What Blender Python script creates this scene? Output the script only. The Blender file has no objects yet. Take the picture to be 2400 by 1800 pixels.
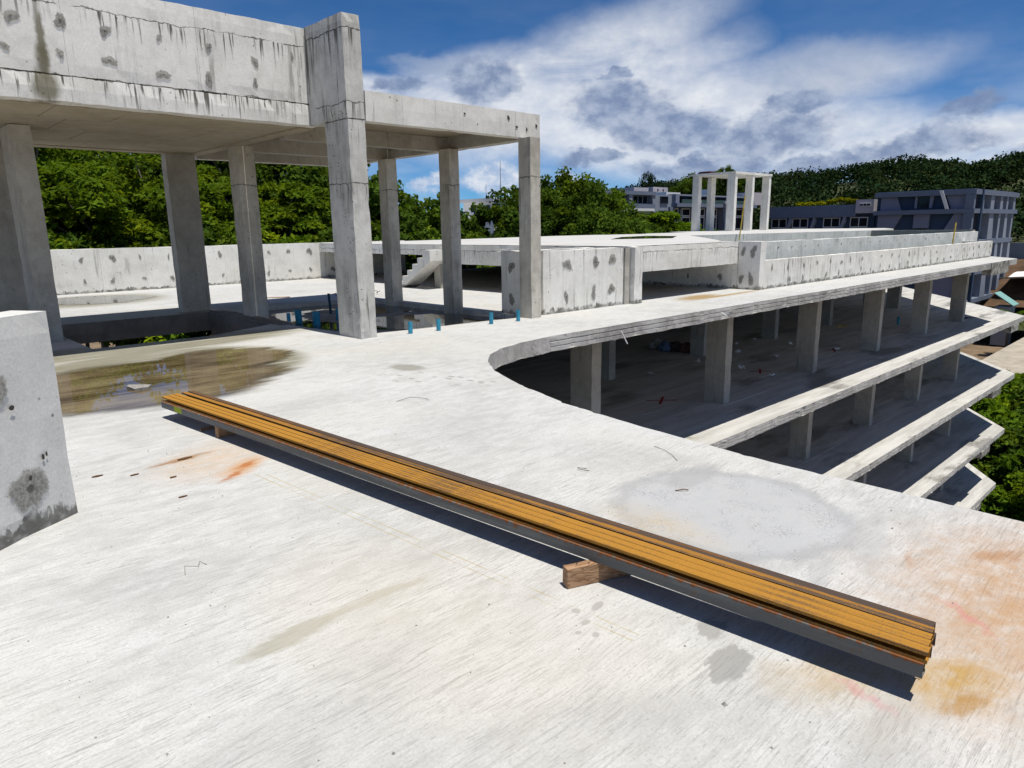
import bpy, bmesh, math, random
import numpy as np
from mathutils import Vector, Matrix, noise
from mathutils.geometry import tessellate_polygon

random.seed(7)
rng = np.random.default_rng(11)
SC = bpy.context.scene
COL = SC.collection
R = math.radians

# ------------------------------------------------------------------ camera
CAM_H = 1.65
TH, RO, AZ = R(12.569), R(0.877), R(46.714)
fwd = Vector((math.cos(AZ) * math.cos(TH), math.sin(AZ) * math.cos(TH), -math.sin(TH)))
rgt = Vector((math.sin(AZ), -math.cos(AZ), 0))
dwn = -rgt.cross(fwd)
r2 = rgt * math.cos(RO) + dwn * math.sin(RO)
d2 = -rgt * math.sin(RO) + dwn * math.cos(RO)
cd = bpy.data.cameras.new('camera')
cam = bpy.data.objects.new('camera', cd)
COL.objects.link(cam)
M = Matrix.Identity(4)
for i in range(3):
    M[i][0], M[i][1], M[i][2] = r2[i], -d2[i], -fwd[i]
M[2][3] = CAM_H
cam.matrix_world = M
cd.sensor_fit = 'HORIZONTAL'
cd.sensor_width = 36.0
cd.lens = 1631.5 / 2400 * 36
cd.clip_start = 0.05
cd.clip_end = 5000
SC.camera = cam

# ------------------------------------------------------------------ view
SC.view_settings.view_transform = 'Standard'
SC.view_settings.look = 'None'
SC.view_settings.gamma = 1.0
SC.view_settings.use_curve_mapping = False
SC.view_settings.exposure = 0.35
SC.cycles.max_bounces = 8
SC.cycles.diffuse_bounces = 4
SC.cycles.transparent_max_bounces = 8
SC.cycles.caustics_reflective = False
SC.cycles.caustics_refractive = False

# ------------------------------------------------------------------ node helper
class NT:
    def __init__(s, tree):
        s.t = tree; s.n = tree.nodes; s.l = tree.links
    def new(s, typ, **kw):
        n = s.n.new(typ)
        for k, v in kw.items(): setattr(n, k, v)
        return n
    def put(s, sock, v):
        if v is None: return
        if hasattr(v, 'is_output') or hasattr(v, 'links'): s.l.new(v, sock)
        else:
            if isinstance(v, (tuple, list)) and len(v) == 3 and sock.type == 'RGBA': v = (*v, 1)
            sock.default_value = v
    def m(s, op, a, b=None, c=None, clamp=False):
        n = s.new('ShaderNodeMath', operation=op, use_clamp=clamp)
        s.put(n.inputs[0], a); s.put(n.inputs[1], b)
        if c is not None: s.put(n.inputs[2], c)
        return n.outputs[0]
    def vm(s, op, a, b=None, out=0):
        n = s.new('ShaderNodeVectorMath', operation=op)
        s.put(n.inputs[0], a); s.put(n.inputs[1], b)
        return n.outputs[out]
    def mix(s, f, a, b, blend='MIX'):
        n = s.new('ShaderNodeMix', data_type='RGBA', blend_type=blend)
        s.put(n.inputs[0], f); s.put(n.inputs[6], a); s.put(n.inputs[7], b)
        return n.outputs[2]
    def ramp(s, v, a, b, lo=0.0, hi=1.0, smooth=True):
        n = s.new('ShaderNodeMapRange', interpolation_type='SMOOTHSTEP' if smooth else 'LINEAR', clamp=True)
        s.put(n.inputs[0], v)
        for i, q in enumerate((a, b, lo, hi)): s.put(n.inputs[1 + i], q)
        return n.outputs[0]
    def noise(s, vec, scale=1.0, detail=4.0, rough=0.55, dist=0.0, out=0):
        n = s.new('ShaderNodeTexNoise')
        s.put(n.inputs['Vector'], vec); s.put(n.inputs['Scale'], scale); s.put(n.inputs['Detail'], detail)
        s.put(n.inputs['Roughness'], rough); s.put(n.inputs['Distortion'], dist)
        return n.outputs[out]
    def voro(s, vec, scale, feature='F1', out=0, rand=1.0):
        n = s.new('ShaderNodeTexVoronoi', feature=feature)
        s.put(n.inputs['Vector'], vec); s.put(n.inputs['Scale'], scale); s.put(n.inputs['Randomness'], rand)
        return n.outputs[out]
    def map(s, vec, loc=(0, 0, 0), rot=(0, 0, 0), sc=(1, 1, 1), typ='POINT'):
        n = s.new('ShaderNodeMapping', vector_type=typ)
        s.put(n.inputs[0], vec)
        if typ != 'NORMAL' and typ != 'VECTOR': n.inputs['Location'].default_value = loc
        n.inputs['Rotation'].default_value = rot; n.inputs['Scale'].default_value = sc
        return n.outputs[0]
    def pos(s):
        return s.new('ShaderNodeNewGeometry').outputs['Position']
    def sep(s, v):
        n = s.new('ShaderNodeSeparateXYZ'); s.put(n.inputs[0], v); return n.outputs
    def comb(s, x, y, z):
        n = s.new('ShaderNodeCombineXYZ')
        for i, q in enumerate((x, y, z)): s.put(n.inputs[i], q)
        return n.outputs[0]
    def blob(s, p, c, soft=0.35):
        """soft elliptical patch (cx, cy, rx, ry, angle) in the plane of p"""
        v = s.map(p, (c[0], c[1], 0), (0, 0, c[4]), (c[2], c[3], 1e4), 'TEXTURE')
        d = s.vm('LENGTH', v, out=1)
        return s.ramp(d, 1 - soft, 1 + soft, 1.0, 0.0)
    def bump(s, h, strength=0.3, dist=0.01, normal=None):
        n = s.new('ShaderNodeBump')
        n.inputs['Strength'].default_value = strength; n.inputs['Distance'].default_value = dist
        s.put(n.inputs['Height'], h); s.put(n.inputs['Normal'], normal)
        return n.outputs[0]

def new_mat(name):
    m = bpy.data.materials.new(name); m.use_nodes = True
    t = NT(m.node_tree)
    b = m.node_tree.nodes['Principled BSDF']
    b.inputs['Roughness'].default_value = 0.85
    b.inputs['Specular IOR Level'].default_value = 0.25
    return m, t, b

def plain(name, col, rough=0.7, metal=0.0, spec=0.3, var=0.12, scale=6.0):
    m, t, b = new_mat(name)
    f = t.noise(t.pos(), scale, 4, 0.6)
    k = t.ramp(f, 0.3, 0.7, 1 - var, 1 + var, False)
    c = t.mix(1.0, (*col, 1), t.comb(k, k, k), 'MULTIPLY')
    t.put(b.inputs['Base Color'], c)
    b.inputs['Roughness'].default_value = rough; b.inputs['Metallic'].default_value = metal
    b.inputs['Specular IOR Level'].default_value = spec
    return m

# ------------------------------------------------------------------ sky, sun
SUN_TAN = 0.245
W = bpy.data.worlds.new('World'); SC.world = W; W.use_nodes = True
wt = NT(W.node_tree)
bg = W.node_tree.nodes['Background']
SKY_STR = 0.062
bg.inputs['Strength'].default_value = SKY_STR
sky = wt.new('ShaderNodeTexSky', sky_type='NISHITA', sun_disc=False)
sky.sun_elevation = math.atan(1 / SUN_TAN); sky.sun_rotation = R(180)
sky.altitude = 40; sky.air_density = 0.6; sky.dust_density = 0.0; sky.ozone_density = 10.0
g = wt.new('ShaderNodeTexCoord').outputs['Generated']
loc = wt.vm('NORMALIZE', g)
fx = wt.vm('DOT_PRODUCT', loc, (math.cos(AZ), math.sin(AZ), 0), 1)
rx = wt.vm('DOT_PRODUCT', loc, (math.sin(AZ), -math.cos(AZ), 0), 1)
dz = wt.sep(loc)[2]
az = wt.m('MULTIPLY', wt.m('ARCTAN2', rx, fx), 57.2958)
el = wt.m('MULTIPLY', wt.m('ARCSINE', dz), 57.2958)
ae = wt.comb(az, el, 0.0)
# fluffy distortion for cloud outlines
n1 = wt.noise(wt.map(ae, sc=(0.34, 0.50, 1)), 1.0, 8, 0.62, out=1)
wob = wt.vm('MULTIPLY', wt.vm('SUBTRACT', n1, (0.5, 0.5, 0.5)), (5.2, 3.2, 0))
aw = wt.vm('ADD', ae, wob)
n2 = wt.noise(wt.map(ae, sc=(0.07, 0.10, 1)), 1.0, 5, 0.55, out=1)
aw2 = wt.vm('ADD', ae, wt.vm('MULTIPLY', wt.vm('SUBTRACT', n2, (0.5, 0.5, 0.5)), (9, 5.5, 0)))
def wmax(lst):
    r = lst[0]
    for q in lst[1:]: r = wt.m('MAXIMUM', r, q)
    return r
# 1. high, streaky white fan
fan = wmax([wt.blob(aw2, c, s) for c, s in [
    ((3.0, 9.6, 13, 3.8, 0.14), 0.40), ((6, 11.6, 8, 2.8, 0.42), 0.7), ((13, 7.4, 17, 3.6, -0.10), 0.45),
    ((34, 5.4, 15, 2.0, 0.08), 0.35), ((22, 9.8, 7, 1.6, 0.1), 0.9), ((-13, 10.2, 6, 1.0, 0.0), 0.6),
    ((62, 7, 16, 3.5, 0.1), 0.6), ((-60, 12, 16, 3.2, 0.1), 0.6), ((-100, 16, 22, 5, 0.1), 0.7), ((110, 15, 24, 5, 0.0), 0.7),
    ((170, 20, 28, 7, 0.1), 0.7)]])
st = wt.noise(wt.map(ae, rot=(0, 0, R(-24)), sc=(0.14, 0.36, 1)), 1.0, 7, 0.6, 0.4)
fan = wt.m('MULTIPLY', fan, wt.ramp(st, 0.25, 0.56, 0.55, 1.0))
veil = wt.m('MULTIPLY', wt.ramp(el, 14, 1, 0.06, 0.55), wt.ramp(wt.noise(wt.map(ae, sc=(0.05, 0.2, 1)), 1, 4, 0.6), 0.35, 0.7))
fan = wt.m('MAXIMUM', fan, veil)
# 2. grey-blue puffs
puffs = wmax([wt.blob(aw, c, 0.30) for c in [
    (-1.8, 10.9, 2.6, 1.7, 0.0), (9.0, 8.8, 4.2, 1.9, -0.25), (12.4, 7.0, 4.2, 1.5, -0.1), (19.6, 6.3, 4.6, 1.5, 0.1),
    (21.2, 8.6, 2.4, 0.9, 0.2), (32.2, 7.5, 2.0, 0.9, 0.2), (29.0, 5.2, 4.2, 1.1, 0.15), (36.5, 4.6, 2.5, 1.0, 0.2),
    (-8.5, 10.6, 1.8, 0.7, 0.0), (8.0, 11.3, 0.9, 0.5, 0.0), (6.8, 5.4, 2.4, 0.6, 0.0), (15, 4.4, 5, 0.8, 0.05),
    (24, 4.3, 4, 0.8, 0.1),
    (50, 6, 5, 1.6, 0), (-52, 8, 4, 1.6, 0), (75, 9, 6, 2, 0), (-85, 9, 7, 2.2, 0), (130, 9, 8, 2, 0), (-140, 12, 9, 3, 0)]])
pale = wmax([wt.blob(aw, c, 0.6) for c in [(23.0, 10.4, 4.6, 1.7, 0.1), (-6, 12, 2.5, 0.6, 0.0), (60, 14, 7, 2, 0), (-70, 20, 8, 3, 0)]])
lows = wmax([wt.blob(aw, c, 0.35) for c in [
    (-1.2, 3.7, 3.0, 1.1, 0.0), (-6.2, 3.5, 1.3, 0.8, 0.3), (4.7, 3.9, 1.0, 0.6, 0.0), (-11.5, 2.6, 2.2, 0.9, 0.0), (-22, 3.0, 4, 1.2, 0),
    (-45, 4, 5, 1.6, 0), (58, 3.2, 6, 1.2, 0), (90, 3.4, 6, 1.5, 0)]])
c_sky = wt.mix(1.0, sky.outputs[0], (0.62, 1.05, 1.22, 1), 'MULTIPLY')
k = 1.0 / SKY_STR
tex = wt.noise(wt.map(ae, sc=(0.5, 0.7, 1)), 1.0, 6, 0.62)
white = wt.mix(wt.ramp(tex, 0.3, 0.75), (0.50 * k, 0.54 * k, 0.615 * k, 1), (0.66 * k, 0.675 * k, 0.70 * k, 1))
c1 = wt.mix(wt.m('MULTIPLY', fan, 0.93), c_sky, white)
c2 = wt.mix(wt.m('MULTIPLY', pale, 0.6), c1, (0.26 * k, 0.32 * k, 0.44 * k, 1))
grey = wt.mix(wt.ramp(tex, 0.35, 0.7), (0.15 * k, 0.205 * k, 0.335 * k, 1), (0.25 * k, 0.315 * k, 0.445 * k, 1))
c3 = wt.mix(wt.m('MULTIPLY', puffs, wt.ramp(tex, 0.3, 0.65, 0.95, 0.72)), c2, grey)
lowc = wt.mix(wt.ramp(tex, 0.38, 0.66), (0.30 * k, 0.39 * k, 0.55 * k, 1), (0.62 * k, 0.645 * k, 0.69 * k, 1))
c4 = wt.mix(wt.m('MULTIPLY', lows, 0.9), c3, lowc)
wt.put(bg.inputs['Color'], c4)

sd = bpy.data.lights.new('sun', 'SUN'); sd.energy = 4.2; sd.angle = R(0.53); sd.color = (1.0, 0.955, 0.865)
so = bpy.data.objects.new('sun', sd); COL.objects.link(so)
so.rotation_euler = (math.atan(SUN_TAN), R(0.6), 0); so.location = (0, -20, 60)

# ------------------------------------------------------------------ mesh helpers
class MB:
    def __init__(s): s.v = []; s.f = []
    def add(s, v, f):
        o = len(s.v); s.v += [tuple(q) for q in v]; s.f += [tuple(i + o for i in q) for q in f]; return s
    def box(s, a, b):
        (x0, y0, z0), (x1, y1, z1) = a, b
        return s.add([(x0, y0, z0), (x1, y0, z0), (x1, y1, z0), (x0, y1, z0), (x0, y0, z1), (x1, y0, z1), (x1, y1, z1), (x0, y1, z1)],
                     [(3, 2, 1, 0), (4, 5, 6, 7), (0, 1, 5, 4), (1, 2, 6, 5), (2, 3, 7, 6), (3, 0, 4, 7)])
    def rbox(s, a, b, step=0.22, amp=0.004, chip=0.010, seed=0.0):
        """box with subdivided, slightly uneven faces and worn edges"""
        n = [max(1, min(60, int(round((b[i] - a[i]) / step)))) for i in range(3)]
        idx = {}
        def vert(i, j, k):
            key = (i, j, k)
            if key in idx: return idx[key]
            p = [a[q] + (b[q] - a[q]) * (i, j, k)[q] / n[q] for q in range(3)]
            ext = [(i, j, k)[q] in (0, n[q]) for q in range(3)]
            nv = noise.noise_vector(Vector(p) * 2.3 + Vector((seed, 0, 0)))
            for q in range(3):
                if ext[q]:
                    sgn = -1 if (i, j, k)[q] == 0 else 1
                    p[q] += amp * nv[q]
                    if sum(ext) >= 2:
                        c = abs(noise.noise(Vector(p) * 7.1 + Vector((3 + seed, 5, q))))
                        p[q] -= sgn * chip * (0.25 + c * c * 3.0)
            idx[key] = len(s.v); s.v.append(tuple(p)); return idx[key]
        for ax in range(3):
            u, w = [(1, 2), (2, 0), (0, 1)][ax]
            for side in (0, n[ax]):
                for i in range(n[u]):
                    for j in range(n[w]):
                        q = []
                        for di, dj in ((0, 0), (1, 0), (1, 1), (0, 1)):
                            t = [0, 0, 0]; t[ax] = side; t[u] = i + di; t[w] = j + dj
                            q.append(vert(*t))
                        s.f.append(tuple(q) if side else tuple(reversed(q)))
        return s
    def prism(s, poly, z0, z1):
        n = len(poly)
        v = [(x, y, z0) for x, y in poly] + [(x, y, z1) for x, y in poly]
        f = [(i, (i + 1) % n, (i + 1) % n + n, i + n) for i in range(n)]
        tri = tessellate_polygon([[Vector((x, y, 0)) for x, y in poly]])
        for t in tri:
            p = [poly[i] for i in t]
            ar = (p[1][0] - p[0][0]) * (p[2][1] - p[0][1]) - (p[2][0] - p[0][0]) * (p[1][1] - p[0][1])
            t = tuple(t) if ar > 0 else tuple(reversed(t))
            f.append(tuple(i + n for i in t)); f.append(tuple(reversed(t)))
        return s.add(v, f)
    def hexa(s, p):   # 8 corners, bottom ring then top ring
        return s.add(p, [(3, 2, 1, 0), (4, 5, 6, 7), (0, 1, 5, 4), (1, 2, 6, 5), (2, 3, 7, 6), (3, 0, 4, 7)])
    def tube(s, pts, rad, n=8, cap=True):
        if not hasattr(rad, '__len__'): rad = [rad] * len(pts)
        o = len(s.v)
        for i, p in enumerate(pts):
            p = Vector(p)
            d = (Vector(pts[min(i + 1, len(pts) - 1)]) - Vector(pts[max(i - 1, 0)])).normalized()
            u = d.cross(Vector((0, 0, 1)))
            if u.length < 1e-3: u = Vector((1, 0, 0))
            u.normalize(); w = d.cross(u)
            for k in range(n):
                a = 2 * math.pi * k / n
                s.v.append(tuple(p + u * math.cos(a) * rad[i] + w * math.sin(a) * rad[i]))
        for i in range(len(pts) - 1):
            for k in range(n):
                s.f.append((o + i * n + k, o + i * n + (k + 1) % n, o + (i + 1) * n + (k + 1) % n, o + (i + 1) * n + k))
        if cap:
            s.f.append(tuple(o + k for k in reversed(range(n)))); e = o + (len(pts) - 1) * n
            s.f.append(tuple(e + k for k in range(n)))
        return s
    def build(s, name, mat, parent=None, smooth=False, fix=False):
        me = bpy.data.meshes.new(name)
        off = parent_world(parent)
        me.from_pydata([(x - off[0], y - off[1], z - off[2]) for x, y, z in s.v], [], s.f)
        me.update()
        if fix:
            bm = bmesh.new(); bm.from_mesh(me); bmesh.ops.recalc_face_normals(bm, faces=bm.faces); bm.to_mesh(me); bm.free()
        if smooth: me.polygons.foreach_set('use_smooth', [True] * len(me.polygons))
        me.materials.append(mat)
        o = bpy.data.objects.new(name, me); COL.objects.link(o)
        if parent: o.parent = parent
        return o

def parent_world(p):
    x = Vector((0, 0, 0))
    while p:
        x += p.location; p = p.parent
    return x

def thing(name, label, cat, at=(0, 0, 0), group=None):
    o = bpy.data.objects.new(name, None); COL.objects.link(o); o.location = at
    o.empty_display_size = 0.2
    return tag(o, label, cat, group)
def tag(o, label, cat, group=None):
    o['label'] = label; o['category'] = cat
    if group: o['group'] = group
    return o
def kind(o, k, label=None):
    o['kind'] = k
    if label: o['label'] = label
    return o
def copy_tree(o, parent=None):
    c = o.copy(); COL.objects.link(c)
    if parent: c.parent = parent
    for ch in list(o.children): copy_tree(ch, c)
    return c

def rough_line(pts, step=0.07, amp=0.008, chip=0.02):
    """polyline resampled with a worn, chipped edge"""
    out = []
    for (x0, y0), (x1, y1) in zip(pts[:-1], pts[1:]):
        L = math.hypot(x1 - x0, y1 - y0); n = max(1, int(L / step))
        nx, ny = -(y1 - y0) / L, (x1 - x0) / L
        for i in range(n):
            t = i / n; x, y = x0 + (x1 - x0) * t, y0 + (y1 - y0) * t
            a = noise.noise(Vector((x * 4, y * 4, 1))) * amp + max(0, noise.noise(Vector((x * 9, y * 9, 4))) - 0.25) * chip * 2
            out.append((x + nx * a, y + ny * a))
    out.append(tuple(pts[-1]))
    return out

def sheet(name, loops, z, mat, parent=None, flip=False):
    """flat polygon with holes"""
    polys = [[Vector((x, y, 0)) for x, y in lp] for lp in loops]
    flat = [q for lp in loops for q in lp]
    mb = MB(); f = []
    for t in tessellate_polygon(polys):
        p = [flat[i] for i in t]
        ar = (p[1][0] - p[0][0]) * (p[2][1] - p[0][1]) - (p[2][0] - p[0][0]) * (p[1][1] - p[0][1])
        if abs(ar) < 1e-9: continue
        up = ar > 0
        t = tuple(t)
        f.append(t if up != flip else tuple(reversed(t)))
    mb.add([(x, y, z) for x, y in flat], f)
    return mb, name, mat, parent

# ------------------------------------------------------------------ materials
def concrete(name, c1, c2, streak=0.4, pits=0.6, seams=(), panel=None, bump=0.35, grime=0.25, seam_drip=0.6, axis=0, base=None, blots=()):
    m, t, b = new_mat(name)
    p = t.pos(); xyz = t.sep(p)
    big = t.noise(p, 0.9, 5, 0.6); mid = t.noise(p, 6.0, 5, 0.65); fine = t.noise(p, 60.0, 3, 0.7)
    col = t.mix(t.ramp(t.m('ADD', t.m('MULTIPLY', big, 0.6), t.m('MULTIPLY', mid, 0.4)), 0.35, 0.65), (*c1, 1), (*c2, 1))
    kf = t.ramp(fine, 0.25, 0.75, 0.88, 1.10, False)
    col = t.mix(1.0, col, t.comb(kf, kf, kf), 'MULTIPLY')
    # greyish worn areas
    gr = t.m('MULTIPLY', t.ramp(t.noise(p, 2.2, 6, 0.7, 0.5), 0.52, 0.72), grime)
    col = t.mix(gr, col, (0.17, 0.165, 0.15, 1))
    # run marks: thin vertical dribbles
    sv = t.noise(t.map(p, sc=(11, 11, 0.55)), 1.0, 3, 0.5, 0.1)
    gate = t.ramp(t.noise(p, 1.3, 3, 0.5), 0.42, 0.68)
    run = t.m('MULTIPLY', t.m('MULTIPLY', t.ramp(sv, 0.60, 0.68), gate), streak)
    col = t.mix(run, col, (0.10, 0.10, 0.085, 1))
    if streak > 0.3:
        bn = t.noise(t.map(p, sc=(13, 13, 0.5)), 1.0, 5, 0.7, 0.15)
        bg2 = t.m('MULTIPLY', t.ramp(t.noise(p, 1.1, 4, 0.6), 0.40, 0.66), t.ramp(bn, 0.42, 0.66))
        kb = t.m('SUBTRACT', 1.06, t.m('MULTIPLY', bg2, 0.75 * max(0.0, streak - 0.30)))
        col = t.mix(1.0, col, t.comb(kb, kb, kb), 'MULTIPLY')
    if base is not None:
        bd = t.m('SUBTRACT', xyz[2], t.m('MULTIPLY', t.ramp(t.noise(t.map(p, sc=(7, 7, 3)), 1.0, 6, 0.75), 0.35, 0.75, 0.0, 0.16, False), 1.0))
        bm = t.m('MULTIPLY', t.ramp(t.m('SUBTRACT', bd, base), -0.01, 0.03, 1, 0), t.ramp(mid, 0.35, 0.6, 0.35, 0.95))
        col = t.mix(bm, col, (0.14, 0.135, 0.12, 1))
    h = t.m('ADD', t.m('MULTIPLY', fine, 0.25), t.m('MULTIPLY', mid, 0.5))
    for zs in seams:
        wv = t.m('MULTIPLY', t.m('SUBTRACT', t.noise(t.map(p, sc=(3.2, 3.2, 3.2)), 1.0, 6, 0.75), 0.5), 0.16)
        d = t.m('SUBTRACT', xyz[2], t.m('ADD', wv, zs))
        line = t.ramp(t.m('ABSOLUTE', d), 0.003, 0.011, 1, 0)
        brk = t.ramp(t.noise(p, 3.0, 2, 0.5), 0.36, 0.5)
        line = t.m('MULTIPLY', line, brk)
        col = t.mix(t.m('MULTIPLY', line, 0.85), col, (0.05, 0.05, 0.045, 1))
        h = t.m('SUBTRACT', h, t.m('MULTIPLY', line, 1.5))
        # dribbles hanging under the pour line
        sv2 = t.noise(t.map(p, sc=(24, 24, 1.2)), 1.0, 2, 0.5)
        ln = t.ramp(t.noise(t.map(p, sc=(9, 9, 0)), 1, 3, 0.6), 0.3, 0.75, 0.02, 0.75, False)
        fall = t.m('MULTIPLY', t.ramp(t.m('DIVIDE', t.m('MULTIPLY', d, -1), ln), 0.2, 1.0, 1, 0), t.m('LESS_THAN', d, 0.0))
        dr = t.m('MULTIPLY', t.m('MULTIPLY', t.ramp(sv2, 0.54, 0.64), fall), seam_drip)
        dr = t.m('MULTIPLY', dr, t.ramp(t.noise(t.map(p, sc=(0.9, 0.9, 0.3)), 1, 2, 0.5), 0.34, 0.54))
        col = t.mix(dr, col, (0.11, 0.105, 0.09, 1))
    if panel:
        px = t.m('ABSOLUTE', t.m('SUBTRACT', t.m('FRACT', t.m('DIVIDE', xyz[axis], panel)), 0.5))
        wl = t.ramp(t.noise(p, 5, 3, 0.5), 0.3, 0.7, 0.0015, 0.007, False)
        ln = t.ramp(px, 0.0, t.m('DIVIDE', wl, panel), 1, 0)
        col = t.mix(t.m('MULTIPLY', ln, 0.55), col, (0.13, 0.125, 0.11, 1))
        h = t.m('SUBTRACT', h, ln)
    sc2 = t.noise(t.map(p, sc=(34, 34, 19)), 1.0, 5, 0.75)
    sg = t.ramp(t.noise(p, 2.6, 4, 0.6), 0.46, 0.64)
    scf = t.m('MULTIPLY', t.m('MULTIPLY', t.ramp(sc2, 0.60, 0.68), sg), pits * 0.6)
    col = t.mix(scf, col, (0.13, 0.125, 0.11, 1))
    for (bx0, bz0, brx, brz) in blots:
        bv = t.comb(t.m('ADD', xyz[0], t.m('MULTIPLY', t.m('SUBTRACT', mid, 0.5), 0.10)), t.m('ADD', xyz[2], t.m('MULTIPLY', t.m('SUBTRACT', sv, 0.5), 0.25)), 0.0)
        bb = t.m('MULTIPLY', t.blob(bv, (bx0, bz0, brx, brz, 0.0), 0.45), 0.85)
        col = t.mix(bb, col, (0.15, 0.135, 0.085, 1))
    # blow holes
    v = t.voro(p, 16.0); vc = t.voro(p, 16.0, out=1)
    rad = t.ramp(t.sep(vc)[0], 0.60, 1.0, 0.0, 0.25, False)
    pit = t.m('LESS_THAN', v, rad)
    pit = t.m('MULTIPLY', pit, t.ramp(t.noise(p, 1.7, 3, 0.5), 0.45, 0.6))
    col = t.mix(t.m('MULTIPLY', pit, pits), col, (0.09, 0.088, 0.078, 1))
    h = t.m('SUBTRACT', h, t.m('MULTIPLY', pit, 1.2))
    t.put(b.inputs['Base Color'], col)
    t.put(b.inputs['Normal'], t.bump(h, bump, 0.012))
    b.inputs['Roughness'].default_value = 0.9; b.inputs['Specular IOR Level'].default_value = 0.15
    return m

WHT1, WHT2 = (0.66, 0.645, 0.595), (0.79, 0.775, 0.735)
M_beam = concrete('beam_concrete', WHT1, WHT2, 0.55, 0.8, seams=(4.42, 3.60), panel=1.62, grime=0.18, seam_drip=0.95, blots=((2.18, 4.02, 0.045, 0.34), (2.17, 3.75, 0.07, 0.2), (2.16, 3.44, 0.15, 0.19)))
M_shadecol = concrete('shade_dark_concrete', (0.14, 0.132, 0.12), (0.21, 0.20, 0.185), 0.4, 0.5, grime=0.3, bump=0.4)  # pit beam concrete, its colour darkened to deepen the shade there
M_wall = concrete('wall_concrete', WHT1, WHT2, 0.45, 0.8, panel=1.21, grime=0.16, base=0.0)
M_terr = concrete('terrace_concrete', WHT1, WHT2, 0.5, 0.7, seams=(1.10,), panel=1.4, grime=0.22)
M_terry = concrete('terrace_side_concrete', WHT1, WHT2, 0.5, 0.7, seams=(1.08,), panel=1.4, grime=0.22, axis=1)
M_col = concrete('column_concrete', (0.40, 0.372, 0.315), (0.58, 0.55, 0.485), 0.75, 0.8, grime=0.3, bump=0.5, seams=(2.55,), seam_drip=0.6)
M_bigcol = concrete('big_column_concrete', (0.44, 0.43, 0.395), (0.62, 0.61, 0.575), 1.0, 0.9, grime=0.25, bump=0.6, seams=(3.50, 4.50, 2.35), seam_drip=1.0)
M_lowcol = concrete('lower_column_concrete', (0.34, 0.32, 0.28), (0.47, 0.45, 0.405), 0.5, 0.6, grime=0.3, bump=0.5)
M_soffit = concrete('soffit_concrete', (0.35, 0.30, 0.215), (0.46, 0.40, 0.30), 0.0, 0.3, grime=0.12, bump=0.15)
M_under = concrete('deck_underside', (0.50, 0.485, 0.45), (0.60, 0.585, 0.55), 0.0, 0.3, grime=0.1, bump=0.15)
M_edge = concrete('slab_edge_concrete', (0.36, 0.35, 0.33), (0.58, 0.57, 0.545), 0.55, 0.95, grime=0.6, bump=1.0)
M_block = concrete('stub_concrete', (0.55, 0.545, 0.52), (0.66, 0.65, 0.63), 0.0, 0.8, grime=0.15, bump=0.4, base=0.02)
M_pool = concrete('pool_concrete', WHT1, (0.76, 0.745, 0.70), 0.9, 0.6, panel=1.05, grime=0.2, base=0.0)
M_poolin = concrete('pool_inner_concrete', (0.62, 0.62, 0.60), (0.77, 0.77, 0.75), 0.7, 0.6, panel=0.9, grime=0.3)
M_patch = concrete('patch_mortar', (0.115, 0.11, 0.10), (0.22, 0.21, 0.19), 0.0, 0.8, grime=0.4, bump=0.8)
def smear_mat():
    m, t, b = new_mat('smeared_mortar')
    p = t.pos()
    f = t.sep(t.new('ShaderNodeAttribute', attribute_name='rim').outputs['Color'])[0]
    n = t.noise(t.map(p, (3, 7, 1), (0.4, 0.3, 0.2), (14, 14, 9)), 1.0, 7, 0.78); n2 = t.noise(p, 45, 4, 0.7)
    a = t.ramp(t.m('ADD', t.m('MULTIPLY', f, 1.5), t.m('SUBTRACT', t.m('MULTIPLY', n, 1.8), 1.12)), 0.22, 0.50)
    oi = t.new('ShaderNodeObjectInfo').outputs['Random']
    a = t.m('MULTIPLY', a, t.ramp(oi, 0, 1, 0.7, 1.0, False))
    col = t.mix(t.ramp(n2, 0.35, 0.65), (0.16, 0.155, 0.14, 1), (0.36, 0.35, 0.32, 1))
    col = t.mix(t.ramp(f, 0.84, 0.92), col, (0.075, 0.07, 0.06, 1))
    t.put(b.inputs['Base Color'], col); t.put(b.inputs['Alpha'], t.m('MULTIPLY', a, 0.85))
    t.put(b.inputs['Normal'], t.bump(t.m('ADD', n, t.m('MULTIPLY', n2, 0.5)), 0.5, 0.01))
    return m
M_smear = smear_mat()
M_hole = plain('tie_hole_dark', (0.05, 0.045, 0.04), 0.95)

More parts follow.
